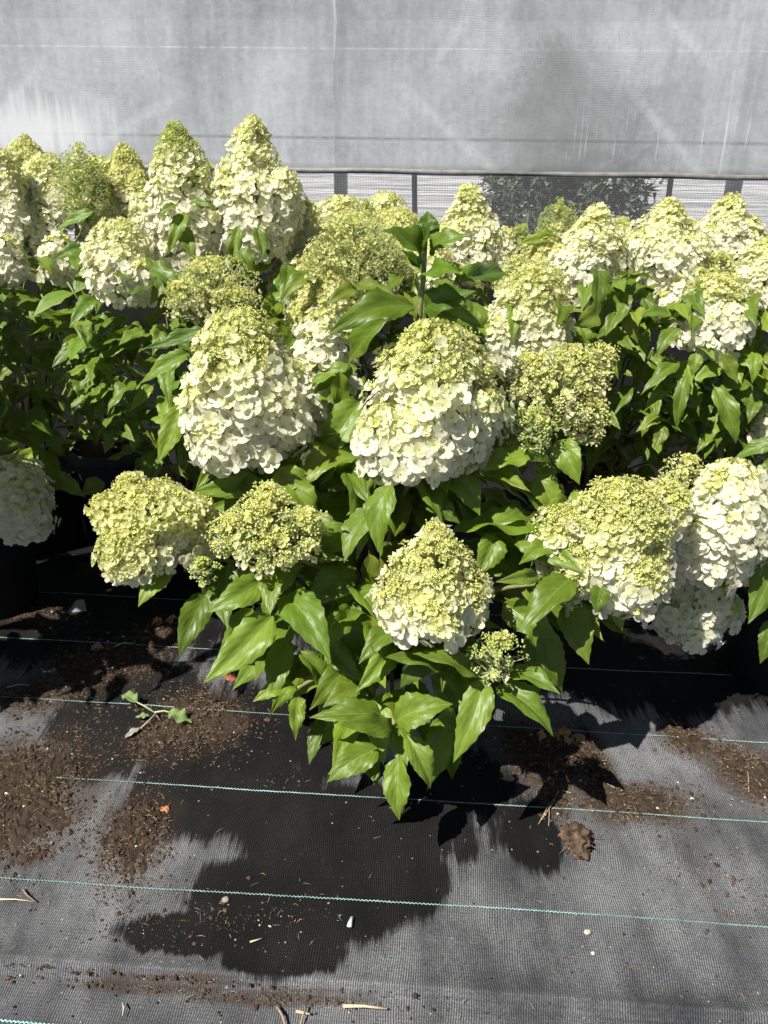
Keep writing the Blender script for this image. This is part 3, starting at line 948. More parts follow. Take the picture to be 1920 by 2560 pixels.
                sc = SIZE[st] * k * r.uniform(0.78, 1.22) * (0.72 if tiny else 1)
                var = r.randrange(len(TPL[st]))
                M = frame(pos, nn, r.uniform(0, 6.28), sc)
                facing = nn.dot((CAM - pos).normalized())
                cdir = (CAM - pos).normalized(); out = (pos - (base + ax * ss * Hh)).dot(cdir)
                rank = sc / zc(pos) * (0.6 + 0.4 * facing) * (1.0 if out > 0 else 0.05)
                fv = max(0.0, min(1.0, svi))
                if st >= 2: tn = (1 - 0.03 * fv, 1 - 0.01 * fv, 1 - (0.10 if st == 3 else 0.18) * fv)
                else: tn = (1.10 - 0.12 * fv, 1.08 - 0.08 * fv, 1.65 - 0.72 * fv)
                sh_ = r.uniform(0.93, 1.05)
                items.append((M, st, var, rank, (tn[0] * sh_, tn[1] * sh_, tn[2] * sh_)))
                if loose or st <= 0 or tiny:
                    inner = base + ax * (ss * Hh - 0.6 * q * Rr) + rad * q * Rr * 0.15
                    if r.random() < (0.8 if loose else 0.35):
                        core.tube([inner, inner.lerp(pos, 0.6) - ax * 0.006, pos - nn * sc], [0.0022 * k, 0.0016 * k, 0.0009 * k], 4, np.array((0.64, 0.68, 0.36)) * r.uniform(0.85, 1.15), False)
                # inner layer that fills the gaps
                if not loose and r.random() < 0.45:
                    st2 = max(1, st)
                    p2 = base + ax * ss * Hh + rad * q * Rr * r.uniform(0.62, 0.82)
                    core.tpl(LOD[2][st2][var % 8], frame(p2, nn, r.uniform(0, 6.28), SIZE[st2] * k * r.uniform(0.8, 1.1)), 0.97)
                elif loose and r.random() < 0.35 * cover:
                    p2 = base + ax * (ss * Hh - 0.01) + rad * q * Rr * r.uniform(0.5, 0.82)
                    core.tpl(LOD[1][1][var % 8], frame(p2, nn, r.uniform(0, 6.28), SIZE[1] * k * r.uniform(.8, 1.2)), (0.95, 1.0, 0.9))
            s += sp * (0.82 if not loose else 0.95) / Hh
        for i in range(int(14 + Rr / 0.1 * 26)):
            a = r.uniform(0, 6.28); q = math.sqrt(r.random()) * 0.42; rad = e * math.cos(a) + g * math.sin(a)
            st = 3 if 0.97 < thr[0] else 2 if 0.97 < thr[1] else 1 if (0.97 < thr[2] or r.random() < 0.4) else 0
            if st == 0 and (typ == 'green' or 1.0 > thr[3]): st = -1
            top = 0.985 - 0.30 * q * q / 0.18 * (0.45 if shape == 'dome' else 1.1)
            pos = base + ax * Hh * (top + r.uniform(-.05, .03)) + rad * q * Rr
            nn = (ax + rad * q * 1.6 + Vector((r.gauss(0, .3), r.gauss(0, .3), 0))).normalized()
            sc = SIZE[st] * k * r.uniform(0.75, 1.15); var = r.randrange(len(TPL[st]))
            items.append((frame(pos, nn, r.uniform(0, 6.28), sc), st, var, sc / zc(pos) * 0.6, (1, 1, 1)))
            if r.random() < 0.5:
                core.tpl(LOD[1][1][var % 8], frame(pos - nn * sc, nn, a, SIZE[1] * k), 0.95)
        if not loose:
            st = 3 if thr[0] > 0.1 else 2
            for i in range(int(Rr / 0.1 * 22)):
                a = r.uniform(0, 6.28); rad = e * math.cos(a) + g * math.sin(a)
                ss = r.uniform(-0.09, 0.12); pos = base + ax * ss * Hh + rad * Rr * r.uniform(0.82, 1.12)
                nn = (rad + Vector((r.gauss(0, .4), r.gauss(0, .4), r.gauss(-0.1, .4)))).normalized()
                sc = SIZE[st] * k * r.uniform(0.85, 1.25); var = r.randrange(8)
                out = rad.dot((CAM - pos).normalized())
                items.append((frame(pos, nn, r.uniform(0, 6.28), sc), st, var, sc / zc(pos) * (0.6 + 0.4 * nn.dot((CAM - pos).normalized())) * (1 if out > 0 else 0.05), (1, 1, 1)))
                core.tube([base + ax * Hh * 0.12 + rad * Rr * 0.5, pos - nn * sc * 0.6], [0.0014 * k, 0.0009 * k], 3, (0.60, 0.66, 0.36), False)
        # axis and main branches
        core.tube([base - ax * 0.03, base + ax * Hh * 0.55, base + ax * Hh * 0.93], [0.0045 * k, 0.0035 * k, 0.002 * k], 6, (0.42, 0.48, 0.22))
        for i in range(14):
            s_ = r.uniform(0.0, 0.7); a = r.uniform(0, 6.28); rad = e * math.cos(a) + g * math.sin(a)
            core.tube([base + ax * Hh * (s_ - 0.12), base + ax * Hh * s_ + rad * Rr * profile(shape, s_) * 0.8], [0.003 * k, 0.0015 * k], 5, (0.46, 0.52, 0.25), False)
        return base, ax, Rr, Hh
    def head(self, px, py, wpx, hpx, D, typ, shape=None, tilt=(0, 0), stem=True, leaves=3, lsize=0.15, k=1.0, seed=None, cover=1.0, lump=0.19, lobes=None):
        r = random.Random((seed if seed is not None else len(self.fl)) * 7 + self.seed * 131 + px)
        k *= self.kf
        shape = shape or ('cone' if typ in ('cone', 'tipgreen') else 'dome')
        if lobes is None:
            lobes = []
            if typ != 'green' and wpx > 110:
                sd_ = r.choice((-1, 1))
                for j in range(2 if wpx < 250 else 3):
                    f_ = r.uniform(0.42, 0.58)
                    lobes.append((sd_ * r.uniform(0.22, 0.36) * wpx, r.uniform(0.08, 0.26) * hpx, wpx * f_, hpx * f_ * r.uniform(0.8, 1.0), r.uniform(-0.05, 0.02)))
                    sd_ = -sd_
        core = MB(); items = []
        base, ax, Rr, Hh = self.lobe(core, items, r, px, py, wpx * (0.94 if lobes else 1), hpx * (0.95 if lobes else 1), D, typ, shape, tilt, k, cover, lump)
        for dx, dy, w_, h_, dd in lobes:
            self.lobe(core, items, r, px + dx, py + dy, w_, h_, D + dd, {'mid': 'skirt', 'tipgreen': 'skirt', 'small': 'mid', 'cone': 'skirt', 'cream': 'skirt'}.get(typ, typ), 'dome',
                      (tilt[0] + dx / wpx * 0.9, tilt[1] - 0.15), k, cover, lump)
        org = base
        me = core.mesh('flower_head', M_BUD, off=org)
        ho = link('flower_head', me, self.root, Matrix.Translation(org - self.o))
        for it in items:
            self.fl.append((ho, org) + it)
        if stem:
            A = self.o + Vector((r.uniform(-.05, .05), r.uniform(-.05, .05), self.h - 0.04))
            E = base - ax * 0.02
            pts = self.curve(A, E, 0.22)
            c1 = (0.13, 0.075, 0.045); c2 = (0.20, 0.22, 0.07)
            self.stem(pts, 0.0065 * k, 0.0040 * k, c1, c2)
            if leaves:
                self.leafy(pts, 0.42, 0.95, leaves, lsize)
        return base, ax, Rr, Hh
    def finish(self, limit=300):
        # the florets that show largest become objects of their own, the rest one mass per head
        self.fl.sort(key=lambda f: -f[5])
        rest = {}
        for i, (ho, org, M, st, var, rank, tn) in enumerate(self.fl):
            if i < limit:
                link('floret' if st > 0 else 'bud_cluster', TMESH[st][var], ho, Matrix.Translation(-org) @ M).color = (*tn, 1)
            else:
                rest.setdefault(ho.name, (ho, org, MB(), MB()))[2 if st > 0 else 3].tpl((TPL if rank > self.lodrank else LOD[2] if rank < 0.0007 else LOD[1])[st][var], M, tn)
        for ho, org, mp, mbud in rest.values():
            if mp.n: tag(link('floret_mass', mp.mesh('floret_mass', M_PETAL, off=org), ho), kind='stuff')
            if mbud.n: tag(link('bud_mass', mbud.mesh('bud_mass', M_BUD, off=org), ho), kind='stuff')
    def fill(self, px, py, rx, ry, n, D0, D1, size, droop=0.5, small=False):
        r = self.rng
        for i in range(n):
            a = r.uniform(0, 6.28); q = math.sqrt(r.random())
            P = at(px + rx * q * math.cos(a), py + ry * q * math.sin(a), r.uniform(D0, D1))
            if P.z < 0.1: continue
            d = Vector((P.x - self.o.x, P.y - self.o.y - 0.06, 0))
            d = d.normalized() if d.length > 0.02 else Vector((0, -1, 0))
            d += Vector((r.gauss(0, .55), r.gauss(0, .55) - 0.15, -r.uniform(-0.1, 1.0) * droop * 1.5))
            d.normalize(); L = size * r.uniform(0.7, 1.2)
            self.leaf(P - d * L * 0.5, P + d * L * 0.5, L * r.uniform(0.31, 0.40), r.uniform(-.7, .7), small)
    def shoot(self, pix, D, n, size, small=True, r0=0.004, col=((0.16, 0.15, 0.06), (0.22, 0.28, 0.08)), droop=0.25, whorl=2, tip=True):
        ctrl = [at(x, y, d) for (x, y), d in zip(pix, D)]
        pts = []
        for i in range(len(ctrl) - 1):
            for j in range(4):
                pts.append(ctrl[i].lerp(ctrl[i + 1], j / 4))
        pts.append(ctrl[-1])
        self.stem(pts, r0, r0 * 0.55, *col)
        self.leafy(pts, 0.15, 1.0, n, size, droop, small, whorl)
        return pts

# ================================================================== the plants
MAIN_D = 1.42
# ---- the plant in front
g0 = at(975, 1000, MAIN_D)
mp = Plant('large front hydrangea with big cream flower heads and drooping leaves over a pale pot', (g0.x, MAIN_D), 11, potcol=(0.42, 0.40, 0.40), height=0.24, rad=0.135)
mp.head(615, 955, 315, 385, 1.40, 'mid', tilt=(-0.08, -0.06), leaves=3, lobes=[(-80, 70, 190, 220, -.03), (70, 50, 190, 240, .0), (-70, 125, 140, 140, -.06)])
mp.head(1080, 970, 350, 370, 1.36, 'mid', tilt=(0.06, -0.10), leaves=3, lobes=[(-110, 125, 180, 180, -.05), (95, 70, 190, 220, .0), (-20, 110, 190, 190, -.07)])
mp.head(800, 920, 170, 300, 1.62, 'white', leaves=2)
mp.head(385, 1295, 280, 220, 1.25, 'lime', tilt=(-0.25, -0.2), leaves=2, lobes=[(-105, -10, 130, 120, .0), (-60, 75, 170, 150, -.05), (100, 10, 150, 150, .02), (-60, -75, 90, 80, .03)])
mp.head(665, 1305, 210, 170, 1.20, 'bud', tilt=(-0.05, -0.2), leaves=2, lobes=[(-85, 20, 120, 100, -.01), (90, 15, 120, 120, .0), (20, 60, 170, 100, -.04), (5, -60, 90, 80, .03)])
mp.head(1085, 1440, 260, 240, 1.14, 'small', tilt=(0.0, -0.2), leaves=2, seed=5, lobes=[(-85, 60, 130, 140, -.02), (80, 45, 140, 150, .0), (5, 90, 160, 130, -.05), (5, -95, 80, 90, .03)])
mp.head(1410, 950, 230, 200, 1.52, 'bud', tilt=(0.2, 0.0), leaves=2, lobes=[(-85, -10, 120, 120, .0), (60, 90, 120, 110, -.03), (75, -25, 130, 140, .02)])
mp.head(1330, 1070, 120, 110, 1.38, 'green', tilt=(0.3, -0.2), leaves=0, stem=False, cover=0.7)
mp.head(1540, 1320, 320, 300, 1.32, 'small', tilt=(0.12, -0.2), leaves=3, lobes=[(-135, 15, 170, 170, -.02), (-90, 80, 170, 150, -.05), (40, 110, 200, 180, -.05), (110, -40, 150, 180, .03)])
mp.head(1240, 1640, 120, 150, 1.07, 'green', tilt=(0.15, -0.25), leaves=0, cover=0.45)
mp.head(1425, 1475, 75, 80, 1.22, 'green', leaves=0, stem=False, cover=0.6)
mp.head(505, 1425, 70, 60, 1.20, 'green', leaves=0, stem=False, cover=0.5)
HERO = [
    (525, 1473, 447, 1643, 92, 1.24, 1.14), (660, 1445, 518, 1531, 95, 1.20, 1.13), (675, 1425, 675, 1538, 85, 1.20, 1.10),
    (705, 1485, 827, 1654, 125, 1.18, 1.06), (692, 1530, 508, 1708, 120, 1.18, 1.06), (635, 1515, 548, 1630, 80, 1.24, 1.18),
    (720, 1590, 684, 1763, 85, 1.20, 1.10), (742, 1715, 631, 1755, 62, 1.14, 1.10), (747, 1738, 738, 1853, 55, 1.13, 1.06),
    (812, 1590, 912, 1710, 75, 1.20, 1.12), (905, 1718, 806, 1769, 62, 1.13, 1.08), (962, 1790, 772, 1795, 95, 1.09, 1.05),
    (982, 1828, 848, 1812, 75, 1.07, 1.02), (955, 1868, 817, 1956, 95, 1.08, 1.03), (1000, 1880, 998, 2052, 88, 1.07, 1.01),
    (1012, 1830, 1076, 1972, 78, 1.08, 1.03), (985, 1808, 1133, 1760, 112, 1.07, 1.06), (1215, 1685, 1133, 1907, 100, 1.10, 1.01),
    (1140, 1708, 957, 1643, 78, 1.12, 1.10), (1192, 1694, 1030, 1634, 96, 1.09, 1.06), (1255, 1690, 1402, 1737, 80, 1.09, 1.03),
    (1230, 1715, 1384, 1842, 98, 1.10, 1.03), (1017, 1549, 896, 1661, 80, 1.16, 1.08), (1115, 1790, 1071, 1950, 88, 1.15, 1.10),
    (1360, 1555, 1405, 1730, 85, 1.26, 1.22), (1330, 1560, 1345, 1740, 90, 1.32, 1.28), (940, 1262, 860, 1408, 90, 1.28, 1.20),
    (985, 1205, 946, 1382, 95, 1.25, 1.18), (1327, 1133, 1205, 1182, 95, 1.36, 1.30), (1390, 1097, 1449, 1212, 90, 1.42, 1.36),
    (462, 1005, 392, 1162, 80, 1.42, 1.36), (690, 1160, 800, 1310, 110, 1.36, 1.30), (905, 995, 790, 1150, 115, 1.48, 1.42),
    (785, 1280, 842, 1380, 62, 1.30, 1.26), (705, 1425, 872, 1402, 60, 1.24, 1.20), (1385, 1368, 1296, 1412, 62, 1.28, 1.22),
    (1345, 1440, 1238, 1455, 50, 1.20, 1.16), (1430, 1445, 1300, 1582, 118, 1.22, 1.12), (1505, 1462, 1488, 1535, 66, 1.22, 1.18),
    (1420, 1490, 1472, 1662, 105, 1.26, 1.18), (1530, 1485, 1556, 1578, 55, 1.28, 1.24), (435, 1415, 345, 1518, 76, 1.22, 1.15),
    # inside of the plant
    (1110, 1190, 1200, 1290, 100, 1.34, 1.28), (1180, 1270, 1330, 1330, 95, 1.38, 1.34), (1240, 1330, 1190, 1440, 90, 1.32, 1.26),
    (1250, 1500, 1400, 1600, 100, 1.22, 1.16), (870, 1180, 960, 1100, 80, 1.40, 1.36), (760, 1190, 690, 1090, 80, 1.40, 1.36),
    (900, 1440, 760, 1520, 110, 1.26, 1.22), (850, 1490, 900, 1640, 110, 1.26, 1.2), (640, 1180, 560, 1280, 80, 1.4, 1.34), (1340, 1180, 1400, 1290, 90, 1.4, 1.36),
    (1090, 1620, 1000, 1720, 90, 1.16, 1.12), (830, 1700, 760, 1640, 70, 1.22, 1.2), (1290, 1090, 1240, 1010, 70, 1.46, 1.42), (930, 1740, 890, 1640, 80, 1.2, 1.16),
    (1060, 1230, 1150, 1310, 80, 1.3, 1.26), (1420, 1250, 1340, 1300, 70, 1.36, 1.3), (600, 1200, 700, 1240, 70, 1.36, 1.3),
    (560, 1185, 590, 1260, 75, 1.4, 1.36), (880, 1310, 790, 1400, 90, 1.28, 1.24), (900, 1560, 830, 1480, 90, 1.24, 1.22),
]
hr = random.Random(3)
for i, (bx, by, tx, ty, w_, d0, d1) in enumerate(HERO):
    mp.hero(bx, by, tx, ty, w_, d0, d1, hr.uniform(-.4, .4), var=hr.choice([0, 1, 2, 3, 5, 6, 7, 1, 0]))
# short stems carrying the low leaf rosettes in front
for tip, lo in (((985, 1810), 1.09), ((1225, 1690), 1.10), ((742, 1720), 1.14), ((690, 1500), 1.2), ((1420, 1460), 1.24), ((905, 1715), 1.13)):
    E = at(*tip, lo); A = mp.o + Vector((hr.uniform(-.05, .05), -0.03, 0.2))
    mp.stem(mp.curve(A, E, 0.3), 0.0055, 0.0035, (0.13, 0.08, 0.05), (0.24, 0.24, 0.10))
# the tall leafy shoot in the middle
sp = [at(1048, 1000, 1.42), at(1046, 850, 1.42), at(1050, 770, 1.42), at(1058, 700, 1.42), at(1062, 620, 1.42), at(1066, 560, 1.42)]
mp.stem([mp.o + Vector((0, 0, 0.2))] + sp, 0.007, 0.004, (0.14, 0.09, 0.05), (0.26, 0.32, 0.10))
for (bx, by, tx, ty, w_, dd, ro, va) in [
    (1058, 643, 953, 577, 62, -0.06, 0.2, 4), (1074, 627, 1178, 588, 48, -0.05, -0.2, 2), (1062, 622, 1083, 551, 44, -0.08, 0, 6), (1066, 585, 1068, 527, 34, 0.02, 0, 6),
    (1058, 706, 1153, 684, 66, -0.12, 0, 4), (1052, 674, 1004, 623, 30, -0.02, 0.5, 3), (1046, 774, 817, 836, 100, -0.10, 0.1, 2), (1058, 770, 1192, 728, 56, -0.04, 0, 2),
    (1058, 770, 1215, 822, 66, -0.05, 0.2, 4), (1046, 776, 900, 800, 70, 0.06, -.2, 2), (1060, 610, 1030, 560, 30, 0.04, 0, 3), (1062, 600, 1100, 560, 28, 0.05, 0, 3),
    (980, 790, 870, 930, 90, 0.10, 0.3, 1), (1150, 700, 1270, 690, 40, 0.2, 0.1, 0)]:
    mp.hero(bx, by, tx, ty, w_, 1.42, 1.42 + dd, ro, va, face=1.1, wmul=1.8 if w_ < 64 else 1.05, tint=(0.62, 0.74, 0.65) if w_ < 64 else (0.85, 0.92, 0.85))  # darker tint paints the leaves' shaded side into the shoot
for f in [(930, 1330, 440, 210, 60, 1.30, 1.48, .17), (950, 1640, 290, 140, 42, 1.14, 1.30, .15), (1390, 1420, 170, 190, 22, 1.26, 1.42, .17),
          (1100, 1200, 300, 90, 18, 1.36, 1.5, .16), (580, 1250, 130, 100, 12, 1.34, 1.46, .15), (980, 1830, 190, 60, 18, 1.10, 1.22, .13), (860, 1030, 80, 120, 10, 1.46, 1.6, .14)]:
    mp.fill(*f)
mp.lodrank = 0.0042
mp.finish()

# ---- right-hand neighbour, cut by the frame
rp = Plant('hydrangea at the right edge with a dense white head low over the cloth', (1.02, 1.66), 21)
rp.head(1800, 1290, 260, 330, 1.42, 'white', tilt=(0.05, -0.15), leaves=2)
rp.head(1745, 1500, 200, 190, 1.50, 'white', tilt=(0.0, -0.3), leaves=0)
rp.head(1715, 1175, 110, 80, 1.50, 'bud', leaves=0)
for h in [(1960, 1330, 1870, 1560, 120, 1.40, 1.34), (1990, 1400, 1840, 1440, 60, 1.45, 1.42), (1930, 1540, 1900, 1660, 60, 1.4, 1.36), (1900, 1350, 1850, 1450, 80, 1.55, 1.5),
          (1930, 1250, 1880, 1370, 90, 1.6, 1.56), (1960, 1160, 1890, 1220, 90, 1.6, 1.56)]:
    rp.hero(*h)
for k in range(5):
    a = rp.rng.uniform(0, 6.28)
    pts = rp.curve(rp.o + Vector((0, 0, 0.22)), rp.o + Vector((0.25 * math.cos(a) + 0.1, 0.25 * math.sin(a), rp.rng.uniform(0.45, 0.7))), 0.2)
    rp.stem(pts, 0.006, 0.003, (0.13, 0.08, 0.05), (0.2, 0.22, 0.08)); rp.leafy(pts, 0.35, 1.0, 3, 0.15)
rp.finish()

# ---- left neighbour in the shade
lp = Plant('shaded hydrangea at the left edge with one low white head', (-1.14, 1.95), 31)
lp.lodrank = 1.0
lp.head(35, 1235, 190, 230, 1.74, 'white', tilt=(0.1, -0.2), leaves=1, k=0.75, lobes=[(30, 50, 110, 120, -.03)])
for k in range(8):
    a = lp.rng.uniform(0, 6.28)
    pts = lp.curve(lp.o + Vector((0, 0, 0.22)), lp.o + Vector((0.3 * math.cos(a) - 0.08, 0.28 * math.sin(a), lp.rng.uniform(0.5, 0.85))), 0.2)
    lp.stem(pts, 0.006, 0.003, (0.13, 0.08, 0.05), (0.2, 0.22, 0.08)); lp.leafy(pts, 0.3, 1.0, 4, 0.15)
lp.head(-330, 560, 260, 300, 1.88, 'mid', leaves=3, seed=5, k=1.5)  # this and the next heads: unseen, added to shade the left leaves
lp.head(-245, 620, 240, 260, 1.80, 'mid', leaves=3, seed=6, k=1.5)
lp.head(-400, 660, 240, 260, 1.74, 'mid', leaves=3, seed=7, k=1.5)
lp.head(-215, 640, 220, 260, 1.80, 'mid', leaves=3, k=1.5)
lp.head(-190, 740, 220, 240, 1.62, 'mid', leaves=3, seed=3, k=1.5)
for h in [(265, 1205, 205, 1240, 60, 1.9, 1.86), (120, 1190, 215, 1245, 66, 1.86, 1.84), (60, 1030, 130, 1090, 60, 1.9, 1.86), (110, 1070, 150, 1140, 55, 1.92, 1.9)]:
    lp.hero(*h)
lp.finish()
# plant beyond the left edge that throws the shade on the cloth
lq = Plant('hydrangea beyond the left edge casting shade on the cloth', (-1.22, 1.36), 33)
lq.kf = 1.5; lq.lodrank = 1.0
lq.head(-420, 880, 320, 340, 1.53, 'mid', leaves=4)
lq.head(-270, 950, 250, 280, 1.62, 'mid', leaves=4, seed=2)
lq.head(-330, 740, 250, 280, 1.56, 'mid', leaves=4, seed=3)
for k in range(12):
    a = lq.rng.uniform(0, 6.28)
    pts = lq.curve(lq.o + Vector((0, 0, 0.22)), lq.o + Vector((0.3 * math.cos(a) + 0.1, 0.28 * math.sin(a), lq.rng.uniform(0.7, 1.1))), 0.2)
    lq.stem(pts, 0.006, 0.003, (0.13, 0.08, 0.05), (0.2, 0.22, 0.08)); lq.leafy(pts, 0.3, 1.0, 5, 0.17)
lq.finish(60)

def bushy(p, n, rad, z0, z1, size, nl, cx=0.0, cy=0.0):
    for k in range(n):
        a = 2 * math.pi * (k + p.rng.random()) / n; q = rad * math.sqrt(p.rng.uniform(0.15, 1))
        E = p.o + Vector((q * math.cos(a) + cx, q * math.sin(a) + cy, p.rng.uniform(z0, z1)))
        pts = p.curve(p.o + Vector((p.rng.uniform(-.04, .04), p.rng.uniform(-.04, .04), p.h - 0.03)), E, 0.15)
        p.stem(pts, 0.0055, 0.0028, (0.12, 0.07, 0.045), (0.2, 0.23, 0.08))
        p.leafy(pts, 0.25, 1.0, nl, size)

# ---- middle plant behind the front one
cp = Plant('hydrangea right behind the front plant with a broad lime green head', (0.0, 2.12), 41)
cp.kf = 0.80; cp.lodrank = 1.0
cp.head(885, 640, 300, 230, 1.95, 'bud', leaves=2, lsize=.12, k=0.95)
cp.head(820, 755, 190, 150, 1.88, 'lime', leaves=1, lsize=.12)
cp.head(772, 590, 130, 175, 2.15, 'cone', leaves=1, lsize=.12, k=0.9)
cp.head(990, 600, 190, 160, 2.15, 'lime', leaves=1, lsize=.12, k=0.9)
cp.head(1165, 590, 175, 250, 2.10, 'cone', leaves=2, lsize=.12)
cp.head(1330, 795, 215, 290, 1.85, 'mid', leaves=2, lsize=.12, tilt=(.1, -.05), seed=3)
cp.head(1290, 690, 120, 110, 2.05, 'bud', leaves=1, lsize=.12, k=.9)
cp.head(1262, 615, 60, 90, 2.3, 'cream', leaves=0, k=.9)
cp.head(1300, 600, 55, 70, 2.3, 'green', leaves=0, k=.9)
cp.head(740, 690, 130, 90, 2.1, 'cone', leaves=1, k=.9)
cp.head(915, 535, 40, 60, 2.1, 'green', leaves=0, k=.8)
cp.head(720, 575, 140, 190, 2.25, 'cone', leaves=1, lsize=.12)
cp.head(855, 560, 150, 140, 2.25, 'cream', leaves=0)
cp.head(965, 560, 150, 150, 2.3, 'cream', leaves=0, seed=9)
cp.head(1075, 680, 130, 150, 2.0, 'cream', leaves=1, lsize=.12, seed=4)
cp.head(760, 700, 120, 110, 2.0, 'cream', leaves=1, lsize=.12, seed=6)
bushy(cp, 8, 0.34, 0.45, 0.82, 0.14, 4)
cp.fill(1000, 860, 420, 200, 120, 1.75, 2.1, .14)
cp.fill(900, 720, 350, 80, 40, 2.0, 2.3, .13)
cp.finish()

# ---- left back plants
l1 = Plant('left back hydrangea carrying the two tallest cone shaped cream heads', (-0.62, 2.18), 51, tint=(1.0, 1.02, 1.25))
l1.kf = 0.80; l1.lodrank = 1.0
l1.head(450, 485, 225, 330, 2.05, 'tipgreen', leaves=2, lsize=.12)
l1.head(640, 470, 205, 330, 2.05, 'cone', leaves=2, lsize=.12)
l1.head(305, 645, 185, 195, 1.92, 'cream', shape='dome', leaves=2, lsize=.12)
l1.head(530, 715, 215, 165, 1.74, 'bud', tilt=(-.1, -.1), leaves=1, lsize=.12)
l1.head(560, 590, 130, 130, 2.15, 'white', leaves=1, lsize=.12)
l1.head(400, 610, 100, 130, 2.1, 'white', leaves=1, lsize=.12)
l1.shoot([(265, 1004), (165, 887), (134, 808), (103, 735)], (2.0, 1.95, 1.95, 1.95), 5, 0.12)
l1.shoot([(347, 960), (300, 905), (247, 832), (168, 705)], (1.95, 1.9, 1.9, 1.9), 6, 0.12)
l1.shoot([(360, 1100), (330, 1020), (300, 950), (310, 830)], (2.0, 1.95, 1.95, 1.95), 5, 0.11)
for h in [(200, 940, 205, 1008, 48, 1.94, 1.9), (160, 805, 40, 765, 42, 1.95, 1.9), (240, 525, 138, 580, 40, 1.95, 1.93), (225, 620, 128, 655, 40, 1.93, 1.9), (430, 690, 375, 765, 42, 1.8, 1.76),
          (520, 820, 360, 870, 52, 1.66, 1.62), (480, 880, 350, 960, 60, 1.64, 1.6), (290, 1060, 262, 1135, 46, 1.95, 1.92), (330, 1060, 335, 1130, 40, 1.9, 1.86), (270, 1010, 235, 1050, 40, 1.92, 1.9),
          (470, 530, 420, 640, 46, 1.95, 1.9), (455, 560, 490, 660, 50, 1.95, 1.9), (600, 560, 575, 680, 46, 1.95, 1.92), (640, 560, 660, 650, 44, 1.95, 1.92), (600, 620, 640, 690, 60, 1.9, 1.88),
          (440, 510, 395, 540, 28, 1.92, 1.9), (470, 510, 535, 520, 24, 1.92, 1.9)]:
    l1.hero(*h)
bushy(l1, 8, 0.36, 0.36, 0.78, 0.13, 4, cx=0.05, cy=-0.1)
l1.fill(390, 900, 220, 210, 110, 1.74, 2.1, .105)
l1.fill(420, 700, 280, 90, 40, 2.1, 2.35, .12)
l1.finish()
l2 = Plant('far left hydrangea with several small green tipped heads', (-1.15, 2.35), 53)
l2.kf = 0.80; l2.lodrank = 1.0
l2.head(70, 395, 95, 100, 2.3, 'lime', shape='cone', leaves=0, k=.9)
l2.head(125, 480, 150, 180, 2.2, 'cream', leaves=1, lsize=.12, k=.9)
l2.head(205, 445, 130, 160, 2.1, 'green', shape='cone', leaves=1, lsize=.1, k=.9)
l2.head(315, 450, 140, 170, 2.2, 'lime', shape='cone', leaves=1, lsize=.1, k=.9, seed=4)
l2.head(20, 480, 100, 190, 2.1, 'cream', leaves=1, lsize=.12, k=.9)
l2.head(20, 640, 90, 110, 1.95, 'white', leaves=1, lsize=.12, k=.9)
l2.head(110, 580, 110, 140, 2.15, 'white', leaves=1, lsize=.12, k=.9)
l2.head(20, 570, 90, 100, 2.2, 'white', leaves=0, lsize=.12, k=.9)
l2.head(250, 540, 120, 110, 2.25, 'cream', leaves=0, lsize=.12, k=.9)
l2.head(255, 480, 130, 170, 2.2, 'cream', leaves=0)
l2.head(70, 520, 130, 170, 2.3, 'cone', leaves=0, seed=3)
l2.head(355, 560, 130, 170, 2.3, 'cream', leaves=0, seed=5)
l2.head(150, 640, 110, 110, 2.1, 'white', leaves=1, lsize=.12)
bushy(l2, 8, 0.36, 0.4, 0.85, 0.14, 4)
l2.fill(110, 850, 220, 240, 70, 2.0, 2.3, .13)
l2.finish()
l3 = Plant('potted hydrangea in the shade, its black pot rim showing below the leaves', (at(265, 1100, 2.35).x, 2.45), 55, height=0.33, rad=0.17, potcol=(0.03, 0.034, 0.045))
bushy(l3, 6, 0.3, 0.5, 0.8, 0.13, 3)
l3.finish()

# ---- right back plants
r1 = Plant('right back hydrangea with a loose green bud cluster beside two cream heads', (0.66, 2.25), 61)
r1.kf = 0.80; r1.lodrank = 1.0
r1.head(1395, 550, 100, 100, 2.25, 'green', shape='cone', leaves=1, lsize=.12, k=.9)
r1.head(1478, 630, 185, 235, 2.15, 'cone', leaves=2, lsize=.12)
r1.head(1660, 605, 205, 210, 2.2, 'cone', leaves=2, lsize=.12, seed=8)
r1.head(1655, 690, 120, 90, 2.3, 'white', leaves=0, k=.9)
r1.head(1550, 590, 60, 90, 2.35, 'lime', leaves=0, k=.9)
for h in [(1390, 610, 1290, 612, 36, 2.2, 2.16), (1385, 585, 1330, 590, 26, 2.2, 2.18), (1600, 720, 1640, 810, 46, 2.0, 1.95), (1560, 770, 1595, 860, 56, 1.98, 1.94), (1700, 820, 1640, 895, 52, 1.9, 1.86),
          (1700, 900, 1600, 990, 48, 1.9, 1.84), (1690, 950, 1610, 1030, 48, 1.92, 1.86), (1780, 960, 1840, 1110, 66, 1.9, 1.84), (1720, 930, 1690, 1080, 44, 1.88, 1.84), (1650, 1040, 1590, 1080, 44, 1.92, 1.88),
          (1660, 1060, 1635, 1120, 46, 1.9, 1.87), (1800, 880, 1845, 960, 52, 1.9, 1.86), (1740, 880, 1730, 940, 44, 1.86, 1.84), (1480, 700, 1450, 780, 40, 2.1, 2.06), (1530, 860, 1545, 950, 46, 2.0, 1.95),
          (1850, 960, 1900, 1040, 60, 1.95, 1.9), (1890, 880, 1880, 960, 40, 1.9, 1.86), (1450, 800, 1480, 880, 40, 2.0, 1.96), (1900, 1000, 1870, 1060, 40, 1.9, 1.86)]:
    r1.hero(*h)
r1.head(1560, 660, 130, 170, 2.3, 'cream', leaves=0)
